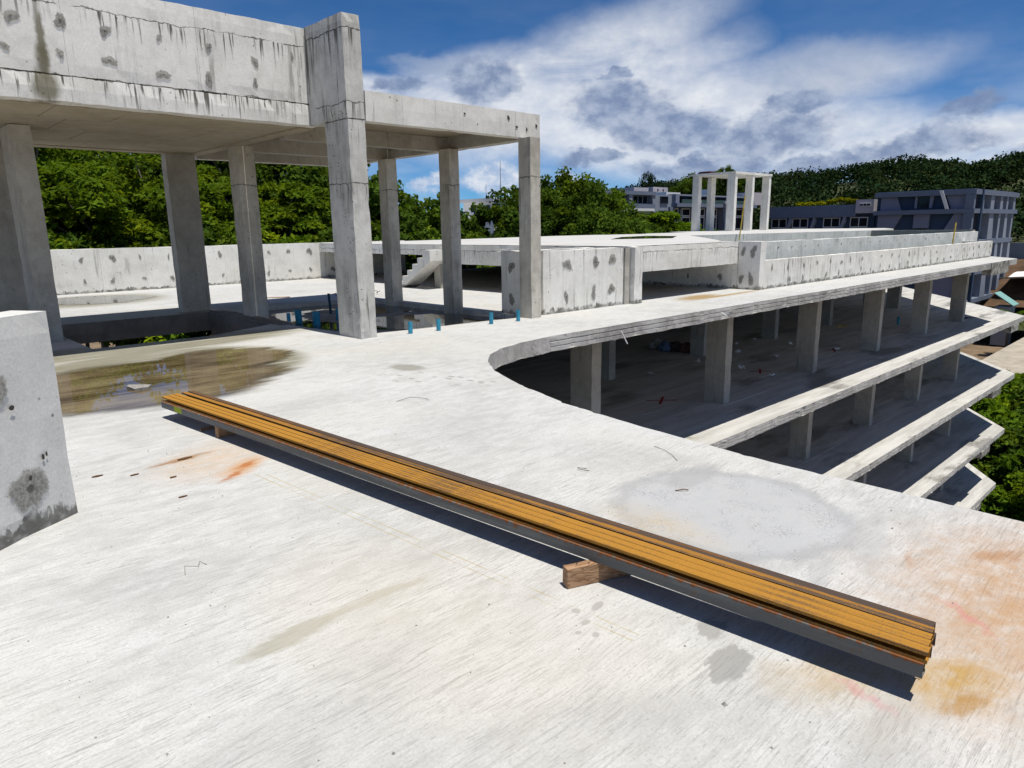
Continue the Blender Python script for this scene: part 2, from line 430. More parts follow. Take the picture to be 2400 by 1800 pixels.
# ---- sunlit roof deck, brushed finish, stains at fixed places
def deck_material():
    m, t, b = new_mat('brushed_deck_concrete')
    p = t.pos(); xyz = t.sep(p)
    pw = t.vm('ADD', p, t.vm('MULTIPLY', t.vm('SUBTRACT', t.noise(p, 1.1, 3, 0.5, out=1), (0.5, 0.5, 0.5)), (0.0, 0.10, 0)))
    # broom marks run along X; two densities
    b1 = t.noise(t.map(pw, rot=(0, 0, R(6)), sc=(5.0, 80, 1)), 1.0, 3, 0.65)
    b2 = t.noise(t.map(pw, rot=(0, 0, R(6)), sc=(3.2, 34, 1)), 1.0, 5, 0.7)
    b3 = t.noise(t.map(pw, rot=(0, 0, R(6)), sc=(9.0, 110, 1)), 1.0, 2, 0.6)
    big = t.noise(p, 0.45, 5, 0.6); mid = t.noise(p, 2.3, 6, 0.68); fine = t.noise(p, 85, 2, 0.7); md2 = t.noise(t.map(p, sc=(3.5, 9, 1)), 1.0, 6, 0.7)
    col = t.mix(t.ramp(t.m('ADD', t.m('MULTIPLY', big, 0.3), t.m('ADD', t.m('MULTIPLY', mid, 0.3), t.m('MULTIPLY', md2, 0.4))), 0.38, 0.58), (0.41, 0.408, 0.398, 1), (0.545, 0.546, 0.54, 1))
    warm = t.m('MULTIPLY', t.ramp(t.noise(p, 0.55, 3, 0.5), 0.44, 0.62), 0.38)
    col = t.mix(warm, col, (0.53, 0.515, 0.475, 1))
    gate = t.ramp(mid, 0.38, 0.66, 0.2, 1.0)
    lines = t.m('MULTIPLY', t.ramp(b1, 0.50, 0.70), gate)
    lines2 = t.m('MULTIPLY', t.ramp(b2, 0.55, 0.72), 0.5)
    lines3 = t.m('MULTIPLY', t.ramp(b3, 0.60, 0.72), 0.6)
    ln = t.m('MAXIMUM', lines, t.m('MAXIMUM', lines2, lines3))
    # smoother, crackled screed patch near the edge
    wob = t.vm('ADD', p, t.vm('MULTIPLY', t.vm('SUBTRACT', t.noise(p, 4.0, 5, 0.65, out=1), (0.5, 0.5, 0.5)), (0.28, 0.28, 0)))
    wob2 = t.vm('ADD', p, t.vm('MULTIPLY', t.vm('SUBTRACT', t.noise(t.map(p, sc=(1, 2.4, 1)), 7.0, 5, 0.7, out=1), (0.5, 0.5, 0.5)), (0.22, 0.12, 0)))
    crack = t.blob(wob, (3.59, 1.95, 0.66, 0.62, 1.64), 0.16)
    ln = t.m('MULTIPLY', ln, t.ramp(crack, 0, 1, 1.0, 0.25))
    col = t.mix(t.m('MULTIPLY', ln, 0.55), col, (0.19, 0.183, 0.168, 1))
    b4 = t.noise(t.map(pw, rot=(0, 0, R(6)), sc=(24, 130, 1)), 1.0, 4, 0.75)
    spk0 = t.m('MULTIPLY', t.ramp(b4, 0.57, 0.66), t.ramp(md2, 0.36, 0.60, 0.15, 0.8))
    col = t.mix(spk0, col, (0.24, 0.235, 0.22, 1))
    grain = t.ramp(fine, 0.25, 0.75, 0.86, 1.10, False)
    col = t.mix(1.0, col, t.comb(grain, grain, grain), 'MULTIPLY')
    col = t.mix(t.m('MULTIPLY', crack, t.ramp(md2, 0.3, 0.7, 0.55, 0.95)), col, (0.385, 0.39, 0.402, 1))
    ring = t.m('MULTIPLY', t.m('MULTIPLY', crack, t.m('SUBTRACT', 1.0, crack)), 1.9)
    col = t.mix(ring, col, (0.27, 0.275, 0.285, 1))
    ce = t.voro(t.vm('ADD', p, t.vm('MULTIPLY', t.noise(p, 22, 3, 0.6, out=1), (0.05, 0.05, 0))), 30.0, 'DISTANCE_TO_EDGE')
    crk = t.m('MULTIPLY', t.ramp(ce, 0.012, 0.04, 1, 0), t.m('MULTIPLY', crack, t.ramp(t.noise(p, 5, 4, 0.6), 0.46, 0.62)))
    col = t.mix(t.m('MULTIPLY', crk, 0.42), col, (0.22, 0.225, 0.235, 1))
    def st(c, colr, amt, soft=0.4, v=wob):
        nonlocal col
        k = t.m('MULTIPLY', t.blob(v, c, soft), amt)
        col = t.mix(k, col, (*colr, 1))
    tex = t.ramp(t.noise(p, 9, 5, 0.7), 0.3, 0.7, 0.35, 1.0)
    RUST, HOT, OCH, GREY, OLIVE = (0.40, 0.235, 0.115), (0.36, 0.12, 0.03), (0.40, 0.25, 0.075), (0.27, 0.265, 0.255), (0.30, 0.29, 0.235)
    for c, a in [((3.62, 0.52, 0.95, 0.52, -0.05), 0.55), ((3.7, 0.55, 0.55, 0.28, 0.1), 0.5), ((3.15, 0.50, 0.5, 0.22, 0.0), 0.5)]:
        st(c, RUST, t.m('MULTIPLY', tex, a), 0.75)
    st((4.0, 0.66, 0.13, 0.05, 2.7), (0.33, 0.15, 0.05), 0.6, 0.9); st((3.65, 0.98, 0.10, 0.02, 0.3), (0.33, 0.15, 0.05), 0.4, 0.9, wob2)
    st((2.70, 0.55, 0.20, 0.11, 2.8), OCH, t.m('MULTIPLY', tex, 0.95), 0.7); st((2.62, 0.47, 0.10, 0.03, 2.8), (0.33, 0.17, 0.03), 0.7, 0.7, wob2)
    st((2.45, 0.86, 0.24, 0.12, 2.6), (0.44, 0.32, 0.16), t.m('MULTIPLY', tex, 0.7), 0.7)
    st((2.30, 0.64, 0.18, 0.08, 3.0), (0.36, 0.34, 0.31), 0.6, 0.7)
    st((1.86, 4.82, 0.22, 0.09, -2.46), (0.47, 0.23, 0.07), 0.75, 0.8, wob2); st((1.90, 4.86, 0.09, 0.03, -2.5), HOT, 0.95, 0.6, wob2)
    st((1.74, 4.70, 0.10, 0.025, -2.5), HOT, 0.8, 0.6, wob2); st((1.60, 5.33, 0.22, 0.035, -3.0), (0.20, 0.09, 0.03), 0.85, 0.6, wob2)
    st((1.75, 5.16, 0.40, 0.30, 0.7), (0.50, 0.33, 0.18), t.m('MULTIPLY', tex, 0.55), 0.7)
    st((1.13, 2.55, 0.24, 0.06, -3.08), OLIVE, 0.75, 0.35, wob2); st((1.56, 2.57, 0.26, 0.045, 3.08), OLIVE, 0.6, 0.5, wob2)
    st((2.24, 1.18, 0.13, 0.07, 0.28), GREY, 0.85, 0.12, wob2); st((2.40, 1.35, 0.08, 0.06, 0.15), GREY, 0.75, 0.15, wob2)
    for c in [(2.20, 1.80, 0.045, 0.02, 0.2), (2.10, 1.84, 0.02, 0.02, 0), (2.06, 1.75, 0.025, 0.015, 0), (2.02, 1.66, 0.02, 0.015, 0.5), (1.98, 1.72, 0.015, 0.012, 0)]:
        st(c, GREY, 0.7, 0.2, p)
    st((3.94, 2.42, 0.30, 0.12, -3.10), (0.33, 0.33, 0.33), 0.7, 0.25, wob2)
    st((3.80, 1.22, 0.36, 0.07, 0.28), (0.36, 0.36, 0.36), 0.55, 0.5); st((3.20, 1.24, 0.18, 0.05, 0.25), (0.36, 0.36, 0.36), 0.6, 0.4, wob2)
    st((2.83, 1.05, 0.08, 0.05, 0.2), (0.33, 0.33, 0.31), 0.65, 0.25, wob2)
    st((4.84, 7.02, 0.17, 0.26, 0.1), (0.25, 0.245, 0.21), 0.85, 0.3, wob2)
    spk = t.m('LESS_THAN', t.voro(t.map(p, sc=(1, 0.55, 1)), 9.0), 0.28)
    st((4.72, 6.15, 0.75, 0.34, 2.1), (0.27, 0.265, 0.24), t.m('MULTIPLY', spk, 0.75), 0.5)
    st((3.11, 2.12, 0.33, 0.16, 1.48), (0.47, 0.38, 0.24), t.m('MULTIPLY', tex, 0.5), 0.8)
    st((1.60, 2.3, 0.9, 0.5, 1.73), (0.52, 0.46, 0.36), 0.35, 0.9)
    st((2.41, 0.75, 0.10, 0.03, -1.9), (0.50, 0.22, 0.24), t.m('MULTIPLY', tex, 0.6), 0.7, wob2); st((3.25, 0.63, 0.14, 0.025, -2.2), (0.50, 0.2, 0.2), t.m('MULTIPLY', tex, 0.6), 0.7, wob2)
    for c in [(3.64, 4.46, 0.7, 0.42, 1.0), (3.95, 3.0, 0.6, 0.3, 1.73), (0.84, 3.5, 0.6, 0.2, 2.7), (1.85, 1.2, 0.6, 0.12, 2.6), (0.9, 2.0, 0.5, 0.2, 0.2), (3.0, 6.2, 0.6, 0.25, 0.3)]:
        st(c, (0.30, 0.30, 0.30), t.m('MULTIPLY', tex, 0.45), 0.8)
    # two faint ochre lines where a channel used to lie
    v = t.map(p, (1.88, 4.62, 0), (0, 0, math.atan2(1.55 - 4.62, 2.12 - 1.88)), (1, 1, 1), 'TEXTURE'); q = t.sep(v)
    along = t.m('MULTIPLY', t.m('GREATER_THAN', q[0], 0.0), t.m('LESS_THAN', q[0], 3.1))
    dd = t.m('ABSOLUTE', t.m('SUBTRACT', t.m('ABSOLUTE', t.m('ADD', q[1], t.m('MULTIPLY', mid, 0.004))), 0.026))
    lk = t.m('MULTIPLY', t.m('MULTIPLY', t.ramp(dd, 0.001, 0.006, 1, 0), along), t.ramp(t.noise(p, 3.1, 4, 0.6), 0.40, 0.6, 0.1, 0.65))
    col = t.mix(lk, col, (0.36, 0.27, 0.07, 1))
    # damp rims round the standing water, and shade painted under the pavilion
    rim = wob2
    damp_shade = t.m('MAXIMUM', t.blob(rim, (2.72, 9.25, 1.75, 1.62, 0.15), 0.10), t.blob(rim, (3.1, 8.3, 1.1, 0.5, 0.3), 0.15))
    damp_shade = t.m('MAXIMUM', damp_shade, t.blob(rim, (3.0, 11.3, 2.6, 0.7, 0.0), 0.25))
    damp_shade = t.m('MAXIMUM', damp_shade, t.blob(rim, (4.4, 20.6, 1.9, 1.7, 0.5), 0.3))
    damp_shade = t.m('MAXIMUM', damp_shade, t.blob(rim, (4.6, 14.9, 3.4, 1.9, 0.05), 0.25))  # part-wet floor, darkened to paint in deeper pavilion shade
    damp_shade = t.m('MULTIPLY', damp_shade, t.ramp(t.noise(t.map(p, sc=(0.7, 9, 1)), 1.0, 4, 0.6), 0.30, 0.55, 0.55, 1.0))
    col = t.mix(t.m('MULTIPLY', damp_shade, 0.9), col, (0.215, 0.20, 0.135, 1))
    st((15.6, 8.75, 1.5, 0.10, 0.02), (0.30, 0.19, 0.05), 0.8, 0.6, wob2); st((14.6, 9.0, 0.8, 0.28, 0.1), (0.27, 0.16, 0.03), 0.8, 0.6, wob2)
    # short dark specks left by the straight-edge
    ho = t.m('ADD', t.m('MULTIPLY', ln, -0.7), t.m('MULTIPLY', fine, 0.35))
    ho = t.m('SUBTRACT', ho, t.m('MULTIPLY', crk, 0.6))
    t.put(b.inputs['Base Color'], col)
    rough = t.ramp(damp_shade, 0, 1, 0.92, 0.45, False)
    t.put(b.inputs['Roughness'], rough); b.inputs['Specular IOR Level'].default_value = 0.2
    t.put(b.inputs['Normal'], t.bump(ho, 0.55, 0.006))
    return m
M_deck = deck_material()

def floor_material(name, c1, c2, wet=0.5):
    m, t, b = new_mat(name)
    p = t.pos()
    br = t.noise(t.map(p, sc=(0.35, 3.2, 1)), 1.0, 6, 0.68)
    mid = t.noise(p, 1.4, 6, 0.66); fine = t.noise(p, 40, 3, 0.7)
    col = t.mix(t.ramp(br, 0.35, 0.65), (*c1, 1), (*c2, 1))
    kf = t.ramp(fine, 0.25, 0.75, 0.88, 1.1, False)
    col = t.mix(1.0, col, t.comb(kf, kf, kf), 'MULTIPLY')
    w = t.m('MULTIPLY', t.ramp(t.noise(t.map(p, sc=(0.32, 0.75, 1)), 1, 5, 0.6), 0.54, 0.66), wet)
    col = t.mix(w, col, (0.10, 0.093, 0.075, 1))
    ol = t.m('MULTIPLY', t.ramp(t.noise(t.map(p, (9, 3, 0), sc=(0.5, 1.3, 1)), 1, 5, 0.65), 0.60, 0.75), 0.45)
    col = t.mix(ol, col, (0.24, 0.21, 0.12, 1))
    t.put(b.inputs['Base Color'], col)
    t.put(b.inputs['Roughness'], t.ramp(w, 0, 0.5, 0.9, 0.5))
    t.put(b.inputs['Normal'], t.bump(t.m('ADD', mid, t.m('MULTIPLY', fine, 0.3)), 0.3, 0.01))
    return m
M_floor = floor_material('lower_floor_concrete', (0.40, 0.392, 0.372), (0.54, 0.53, 0.51), 0.6)
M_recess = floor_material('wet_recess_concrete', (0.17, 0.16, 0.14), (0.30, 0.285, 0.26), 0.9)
M_terrtop = floor_material('terrace_top_concrete', (0.46, 0.455, 0.44), (0.55, 0.545, 0.53), 0.12)

def water_material(name, deep, rough=0.02, bump=0.05, clear=0.0, mottled=None):
    m, t, b = new_mat(name)
    p = t.pos()
    if mottled:
        k = t.noise(t.map(p, sc=(0.55, 1.5, 1)), 1.0, 5, 0.62)
        k2 = t.noise(t.map(p, sc=(1.2, 14, 1)), 1.0, 3, 0.6)
        kk = t.m('ADD', t.m('MULTIPLY', k, 0.75), t.m('MULTIPLY', k2, 0.25))
        c = t.mix(t.ramp(kk, 0.36, 0.64), (*deep, 1), (*mottled, 1))
        t.put(b.inputs['Base Color'], c)
    else:
        b.inputs['Base Color'].default_value = (*deep, 1)
    b.inputs['Roughness'].default_value = rough
    b.inputs['Specular IOR Level'].default_value = 0.75; b.inputs['IOR'].default_value = 1.33
    t.put(b.inputs['Normal'], t.bump(t.noise(p, 3.0, 3, 0.5), bump, 0.02))
    return m
M_puddle = water_material('muddy_puddle', (0.060, 0.040, 0.018), 0.015, 0.015, mottled=(0.25, 0.195, 0.115))
def shallow(m, shapes):
    t = NT(m.node_tree); b = m.node_tree.nodes['Principled BSDF']; p = t.pos()
    w = t.vm('ADD', p, t.vm('MULTIPLY', t.vm('SUBTRACT', t.noise(t.map(p, sc=(0.9, 3.6, 1)), 1.0, 6, 0.68, out=1), (0.5, 0.5, 0.5)), (1.3, 0.42, 0)))
    a = None
    for c in shapes:
        k = t.blob(w, c, 0.30); a = k if a is None else t.m('MAXIMUM', a, k)
    t.put(b.inputs['Alpha'], t.ramp(a, 0.05, 0.75))
shallow(M_puddle, [(2.3, 8.6, 1.45, 1.35, 0.1), (3.5, 9.4, 0.8, 0.85, 0.3), (2.0, 8.1, 0.9, 0.75, 0.0)])
M_dpuddle = water_material('dark_puddle', (0.03, 0.03, 0.028), 0.02, 0.03, mottled=(0.09, 0.085, 0.07))
M_poolw = water_material('pool_water', (0.05, 0.06, 0.025), 0.03, 0.06)

def steel(name, rust, dark, amt, spots=0.0):
    m, t, b = new_mat(name)
    oc = t.new('ShaderNodeTexCoord').outputs['Object']
    a = t.noise(t.map(oc, sc=(34, 1.1, 34)), 1.0, 5, 0.65)
    c = t.noise(t.map(oc, sc=(9, 9, 9)), 1.0, 6, 0.75); f = t.noise(oc, 130, 3, 0.75)
    kk = t.m('ADD', t.m('MULTIPLY', a, 0.5), t.m('ADD', t.m('MULTIPLY', c, 0.25), t.m('MULTIPLY', f, 0.25)))
    lo = t.noise(t.map(oc, sc=(14, 0.55, 14)), 1.0, 3, 0.6)
    kk = t.m('ADD', kk, t.m('MULTIPLY', t.m('SUBTRACT', lo, 0.5), 0.45))
    k = t.ramp(kk, 0.50 - amt, 0.60 - amt)
    col = t.mix(k, (*dark, 1), (*rust, 1))
    col = t.mix(t.ramp(f, 0.35, 0.7, 0.0, 0.35), col, (rust[0] * 0.55, rust[1] * 0.45, rust[2] * 0.4, 1))
    if spots:
        z = t.sep(oc)[2]
        drip = t.noise(t.map(oc, sc=(1, 38, 5)), 1.0, 3, 0.7)
        top = t.ramp(t.m('ADD', z, t.m('MULTIPLY', t.m('SUBTRACT', drip, 0.5), 0.07)), 0.047, 0.060)
        sp = t.m('MAXIMUM', top, t.ramp(c, 0.60, 0.68))
        col = t.mix(t.m('MULTIPLY', sp, spots), col, (0.19, 0.065, 0.018, 1))
    t.put(b.inputs['Base Color'], col)
    b.inputs['Roughness'].default_value = 0.75; b.inputs['Specular IOR Level'].default_value = 0.25
    t.put(b.inputs['Normal'], t.bump(t.m('ADD', c, f), 0.25, 0.003))
    return m
M_st1 = steel('orange_rust_steel', (0.385, 0.185, 0.024), (0.15, 0.085, 0.035), 0.11)
M_st2 = steel('mixed_rust_steel', (0.32, 0.15, 0.024), (0.085, 0.06, 0.04), 0.05)
M_st3 = steel('dark_rust_steel', (0.17, 0.08, 0.025), (0.065, 0.05, 0.042), -0.03)
M_st0 = steel('grey_mill_steel', (0.165, 0.17, 0.165), (0.115, 0.12, 0.118), 0.05, spots=0.95)

def wood(name, c1, c2):
    m, t, b = new_mat(name)
    oc = t.new('ShaderNodeTexCoord').outputs['Object']
    d = t.noise(t.map(oc, sc=(5, 40, 18)), 1.0, 4, 0.6, 1.2)
    w = t.m('FRACT', t.m('MULTIPLY', t.noise(t.map(oc, sc=(3.2, 9, 14)), 1.0, 3, 0.55, 0.6), 11.0))
    col = t.mix(t.ramp(w, 0.1, 0.8), (*c1, 1), (*c2, 1))
    col = t.mix(t.ramp(d, 0.45, 0.7, 0, 0.5), col, (c1[0] * 0.6, c1[1] * 0.55, c1[2] * 0.5, 1))
    t.put(b.inputs['Base Color'], col)
    t.put(b.inputs['Normal'], t.bump(w, 0.3, 0.003))
    return m
M_wood = wood('sawn_timber', (0.25, 0.135, 0.07), (0.40, 0.25, 0.15))
M_bamboo = plain('yellow_bamboo', (0.50, 0.36, 0.06), 0.6, var=0.3, scale=9)
M_pvc = plain('blue_pvc', (0.030, 0.25, 0.38), 0.45, spec=0.4, var=0.25, scale=14)
M_greypipe = plain('grey_pipe', (0.16, 0.17, 0.18), 0.6)
M_black = plain('black_plastic', (0.02, 0.02, 0.022), 0.6)
M_paper = plain('white_paper', (0.70, 0.70, 0.70), 0.9)
M_redpaint = plain('red_spray_paint', (0.32, 0.03, 0.03), 0.9, var=0.4, scale=20)
M_wire = plain('rusty_wire', (0.10, 0.06, 0.035), 0.8)
M_stone = plain('grey_stone', (0.26, 0.25, 0.23), 0.95, var=0.3, scale=30)
M_flake = plain('brown_flake', (0.12, 0.06, 0.025), 0.9)
M_bdark = plain('slate_blue_render', (0.034, 0.060, 0.108), 0.8, var=0.06, scale=1.0)
M_bmid = plain('mid_blue_grey_render', (0.24, 0.265, 0.325), 0.8, var=0.06, scale=1.0)
M_blight = plain('pale_blue_grey_render', (0.19, 0.205, 0.285), 0.8, var=0.06, scale=1.0)
M_bband = plain('blue_grey_band', (0.145, 0.175, 0.24), 0.8, var=0.08, scale=1.5)
M_bwhite = plain('white_paint', (0.72, 0.71, 0.70), 0.7, var=0.05)
M_cream = plain('cream_paint', (0.60, 0.57, 0.49), 0.7, var=0.06)
M_pink = plain('pale_mauve_render', (0.46, 0.43, 0.46), 0.8, var=0.05)
M_frame = plain('white_window_frame', (0.55, 0.56, 0.58), 0.5, var=0.03)
M_red = plain('dark_red_tiles', (0.16, 0.03, 0.025), 0.8)
M_terra = plain('brown_wall', (0.16, 0.075, 0.05), 0.85)
M_teal = plain('teal_roof_sheet', (0.20, 0.38, 0.37), 0.5)
M_soil = plain('ground_soil', (0.17, 0.12, 0.075), 0.95, var=0.4, scale=0.35)
M_grass = plain('ground_grass', (0.06, 0.13, 0.02), 0.95, var=0.4, scale=1.2)
M_path = plain('pale_path', (0.36, 0.32, 0.26), 0.95, var=0.2, scale=1.0)
M_fence = plain('weathered_boards', (0.22, 0.20, 0.17), 0.9, var=0.25, scale=4)
def glass_mat():
    m, t, b = new_mat('window_glass')
    b.inputs['Base Color'].default_value = (0.012, 0.015, 0.020, 1)
    b.inputs['Roughness'].default_value = 0.08; b.inputs['Specular IOR Level'].default_value = 0.22
    return m
M_glass = glass_mat()
def rail_mat():
    m, t, b = new_mat('glass_balustrade')
    b.inputs['Base Color'].default_value = (0.10, 0.17, 0.17, 1); b.inputs['Alpha'].default_value = 0.45
    b.inputs['Roughness'].default_value = 0.05
    return m
M_rail = rail_mat()

def leaf_mat(name, tint, trans=0.35):
    m = bpy.data.materials.new(name); m.use_nodes = True
    t = NT(m.node_tree); nt = m.node_tree
    nt.nodes.remove(nt.nodes['Principled BSDF']); out = nt.nodes['Material Output']
    at = t.new('ShaderNodeAttribute', attribute_name='tone').outputs['Color']
    oi = t.new('ShaderNodeObjectInfo').outputs['Random']
    kk = t.ramp(oi, 0, 1, 0.8, 1.2, False)
    c = t.mix(1.0, at, (*tint, 1), 'MULTIPLY')
    c = t.mix(1.0, c, t.comb(kk, kk, kk), 'MULTIPLY')
    d = t.new('ShaderNodeBsdfDiffuse'); t.put(d.inputs['Color'], c)
    tr = t.new('ShaderNodeBsdfTranslucent'); t.put(tr.inputs['Color'], t.mix(1.0, c, (1.25, 1.2, 0.5, 1), 'MULTIPLY'))
    mx = t.new('ShaderNodeMixShader'); mx.inputs[0].default_value = trans
    nt.links.new(d.outputs[0], mx.inputs[1]); nt.links.new(tr.outputs[0], mx.inputs[2])
    nt.links.new(mx.outputs[0], out.inputs['Surface'])
    return m
M_leafA = leaf_mat('feathery_leaves', (0.098, 0.158, 0.014), 0.42)
M_leafB = leaf_mat('broad_leaves', (0.056, 0.098, 0.014), 0.33)
M_leafC = leaf_mat('dark_needles', (0.022, 0.040, 0.020), 0.15)
M_leafD = leaf_mat('bright_shrub_leaves', (0.085, 0.15, 0.012), 0.4)
M_leafH = leaf_mat('hill_canopy', (0.024, 0.042, 0.016), 0.15)
M_bark = plain('grey_bark', (0.14, 0.12, 0.09), 0.95, var=0.3, scale=8)

# ================================================================== SETTING
EDGE = 7.45                       # outer edge of every floor along the court
D_END = (0.815, 0.580)            # direction of the skewed far end
NEAR = [(4.62, -7.0), (4.58, 0.9), (4.57, 2.18), (4.68, 3.39), (4.82, 4.32), (5.12, 5.33), (5.44, 6.08), (5.80, 6.60), (6.12, 6.93), (6.55, 7.17), (7.10, 7.33), (7.84, 7.43)]

# ---- ground far below, reaching the horizon
mb = MB(); S = 2500
mb.add([(-S, -S, -14.2), (S, -S, -14.2), (S, S, -14.2), (-S, S, -14.2)], [(0, 1, 2, 3)])
kind(mb.build('ground', M_soil), 'structure')
mb = MB(); mb.add([(40, -20, -13.9), (75, -20, -13.9), (75, 26, -13.9), (40, 26, -13.9)], [(0, 1, 2, 3)])
kind(mb.build('grass_ground', M_grass), 'structure')
mb = MB(); mb.add([(70.5, -5, -12.0), (110, -5, -11.5), (110, 17.5, -11.5), (70.5, 17.5, -12.0)], [(0, 1, 2, 3)])
kind(mb.build('path', M_path), 'structure')

# ---- roof deck
pit = [(2.48, 11.72), (4.25, 11.72), (5.55, 12.35), (5.55, 15.40), (2.48, 15.40)]
rec_front = [(5.72, 11.9), (5.85, 10.6), (6.12, 9.86), (6.6, 9.78), (7.4, 9.68), (8.3, 9.62), (9.25, 9.48)]
recess = rec_front + [(9.42, 9.6), (9.42, 15.45), (5.72, 15.45)]
tip = (38.4, EDGE); far = (tip[0] + D_END[0] * 15, tip[1] + D_END[1] * 15)
outline = rough_line(NEAR, 0.05, 0.010, 0.03) + rough_line([(7.9, 7.435), (34.0, EDGE)], 0.12, 0.008, 0.05)[1:] + [(34.02, EDGE), tip, far, (far[0], 23.4), (-9, 23.4), (-9, -7.0)]
mb, nm, mt, _ = sheet('roof_deck', [outline, rough_line(pit + [pit[0]], 0.1, 0.006, 0.02)[:-1], rough_line(recess + [recess[0]], 0.1, 0.012, 0.02)[:-1]], 0.0, M_deck)
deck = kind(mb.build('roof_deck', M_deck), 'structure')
# underside
out_simple = NEAR + [(34.0, EDGE), tip, far, (far[0], 23.4), (-9, 23.4), (-9, -7.0)]
inset = [(x - (0.0), y + 0.0) for x, y in out_simple]
mb, *_ = sheet('deck_soffit', [inset, pit], -0.24, M_soffit, flip=True)
mb.build('deck_soffit', M_under, deck)
# sides of the openings
def curtain(loop, z0, z1, close=True, inward=True):
    m = MB(); n = len(loop)
    for i in range(n if close else n - 1):
        a, b2 = loop[i], loop[(i + 1) % n]
        q = [(a[0], a[1], z1), (b2[0], b2[1], z1), (b2[0], b2[1], z0), (a[0], a[1], z0)]
        m.add(q, [(0, 1, 2, 3)])
    return m
curtain(recess, -0.12, 0.0).build('recess_kerb', M_edge, deck)
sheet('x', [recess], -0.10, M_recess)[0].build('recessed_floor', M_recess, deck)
curtain(pit, -0.24, 0.0).build('pit_edge', M_shadecol, deck)
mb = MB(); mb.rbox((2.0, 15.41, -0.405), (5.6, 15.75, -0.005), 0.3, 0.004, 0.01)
mb.build('pit_beam', M_shadecol, deck)
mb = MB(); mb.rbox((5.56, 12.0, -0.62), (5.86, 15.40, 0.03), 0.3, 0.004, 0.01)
mb.build('pit_side_beam', M_shadecol, deck)
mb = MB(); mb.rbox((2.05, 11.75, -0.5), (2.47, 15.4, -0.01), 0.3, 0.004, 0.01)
mb.build('pit_side_beam', M_shadecol, deck)

# ragged, banded slab edges
PROF = [(0.0, 0.0), (0.0, -0.02), (0.002, -0.074), (-0.016, -0.079), (-0.016, -0.094), (0.003, -0.099), (0.003, -0.160), (-0.012, -0.165), (-0.012, -0.176), (0.002, -0.181), (0.002, -0.246), (-0.03, -0.252)]
PLAIN = [(0.0, 0.0), (0.0, -0.03), (0.0, -0.09), (0.0, -0.15), (0.0, -0.21), (0.0, -0.246), (-0.03, -0.252)]
def edge_strip(pts, prof, z, mat, parent, name='slab_edge', jag=1.0, depth=1.0):
    m = MB(); n = len(pts); k = len(prof)
    for i, (x, y) in enumerate(pts):
        a = pts[max(0, i - 1)]; b3 = pts[min(n - 1, i + 1)]
        L = math.hypot(b3[0] - a[0], b3[1] - a[1]) or 1
        nx, ny = (b3[1] - a[1]) / L, -(b3[0] - a[0]) / L
        s_along = x + y
        post = 1.0 if (math.floor(s_along / 1.22 + 0.4 * noise.noise(Vector((s_along * .1, 3, 1)))) * 1.22 + 0.10 > s_along - 0.05) else 0.0
        for j, (o, dz) in enumerate(prof):
            q = noise.noise(Vector((x * 5.0, y * 5.0, j * 1.7 + z)))
            q2 = noise.noise(Vector((x * 17.0, y * 17.0, j * 2.9 + z)))
            oo = o * depth + (0.0015 * q + 0.0035 * q2) * jag * (0 if j == 0 else 1)
            if post and 1 < j < k - 1: oo = 0.006 + 0.012 * q2
            if j == k - 2: dz += 0.02 * q2 * jag
            m.v.append((x + nx * oo, y + ny * oo, z + dz * depth - 0.001))
    for i in range(n - 1):
        for j in range(k - 1):
            m.f.append((i * k + j, i * k + j + 1, (i + 1) * k + j + 1, (i + 1) * k + j))
    return m.build(name, mat, parent)
arc = rough_line(NEAR, 0.05, 0.010, 0.03)
edge_strip(arc, PLAIN, 0.0, M_edge, deck, jag=0.8)
edge_strip([NEAR[-1]] + rough_line([(7.9, 7.435), (34.0, EDGE)], 0.12, 0.008, 0.05)[1:], PROF, 0.0, M_edge, deck)
mb = MB(); mb.rbox((34.0, EDGE - 0.035, -0.52), (36.9, EDGE + 0.3, -0.003), 0.4, 0.004, 0.01)
mb.build('beam_end', M_wall, deck)
edge_strip([(36.9, EDGE), (37.6, EDGE), tip, (tip[0] + D_END[0] * 5, tip[1] + D_END[1] * 5), far], PLAIN, 0, M_edge, deck, jag=0.3)

# puddles: sheets of water a few mm above the slab
def puddle(name, pts, z, mat, amp=0.05, seed=0):
    q = []
    n = len(pts)
    for i in range(n):
        (x0, y0), (x1, y1) = pts[i], pts[(i + 1) % n]
        for k in range(8):
            t2 = k / 8; x = x0 + (x1 - x0) * t2; y = y0 + (y1 - y0) * t2
            q.append((x + amp * 2.2 * noise.noise(Vector((x * 2.0, y * 9, seed))), y + amp * noise.noise(Vector((x * 3, y * 5, seed + 9)))))
    o = sheet(name, [q], z, mat)[0].build(name, mat)
    return kind(o, 'structure')
puddle('puddle', [(0.9, 10.9), (2.19, 11.1), (3.2, 11.0), (4.6, 11.2), (5.4, 10.6), (5.4, 9.3), (5.2, 8.2), (4.4, 7.4), (3.6, 7.0), (2.8, 6.8), (2.2, 7.05), (1.6, 6.85), (1.2, 6.9), (0.9, 7.9), (0.9, 9.3)], 0.005, M_puddle, 0.06)
puddle('puddle', [(4.0, 22.1), (4.7, 22.2), (5.5, 21.6), (5.8, 20.8), (6.0, 20.3), (5.2, 19.7), (4.9, 19.2), (4.4, 19.4), (3.8, 19.7), (3.5, 20.6)], 0.005, M_dpuddle, 0.12, 3)
puddle('puddle', [(6.0, 12.9), (6.4, 13.9), (6.67, 14.7), (7.67, 15.38), (8.7, 15.38), (8.1, 14.25), (7.58, 14.49), (6.86, 13.88), (6.7, 13.0), (6.9, 11.6), (6.3, 11.2), (6.0, 11.8)], -0.094, M_dpuddle, 0.1, 5)
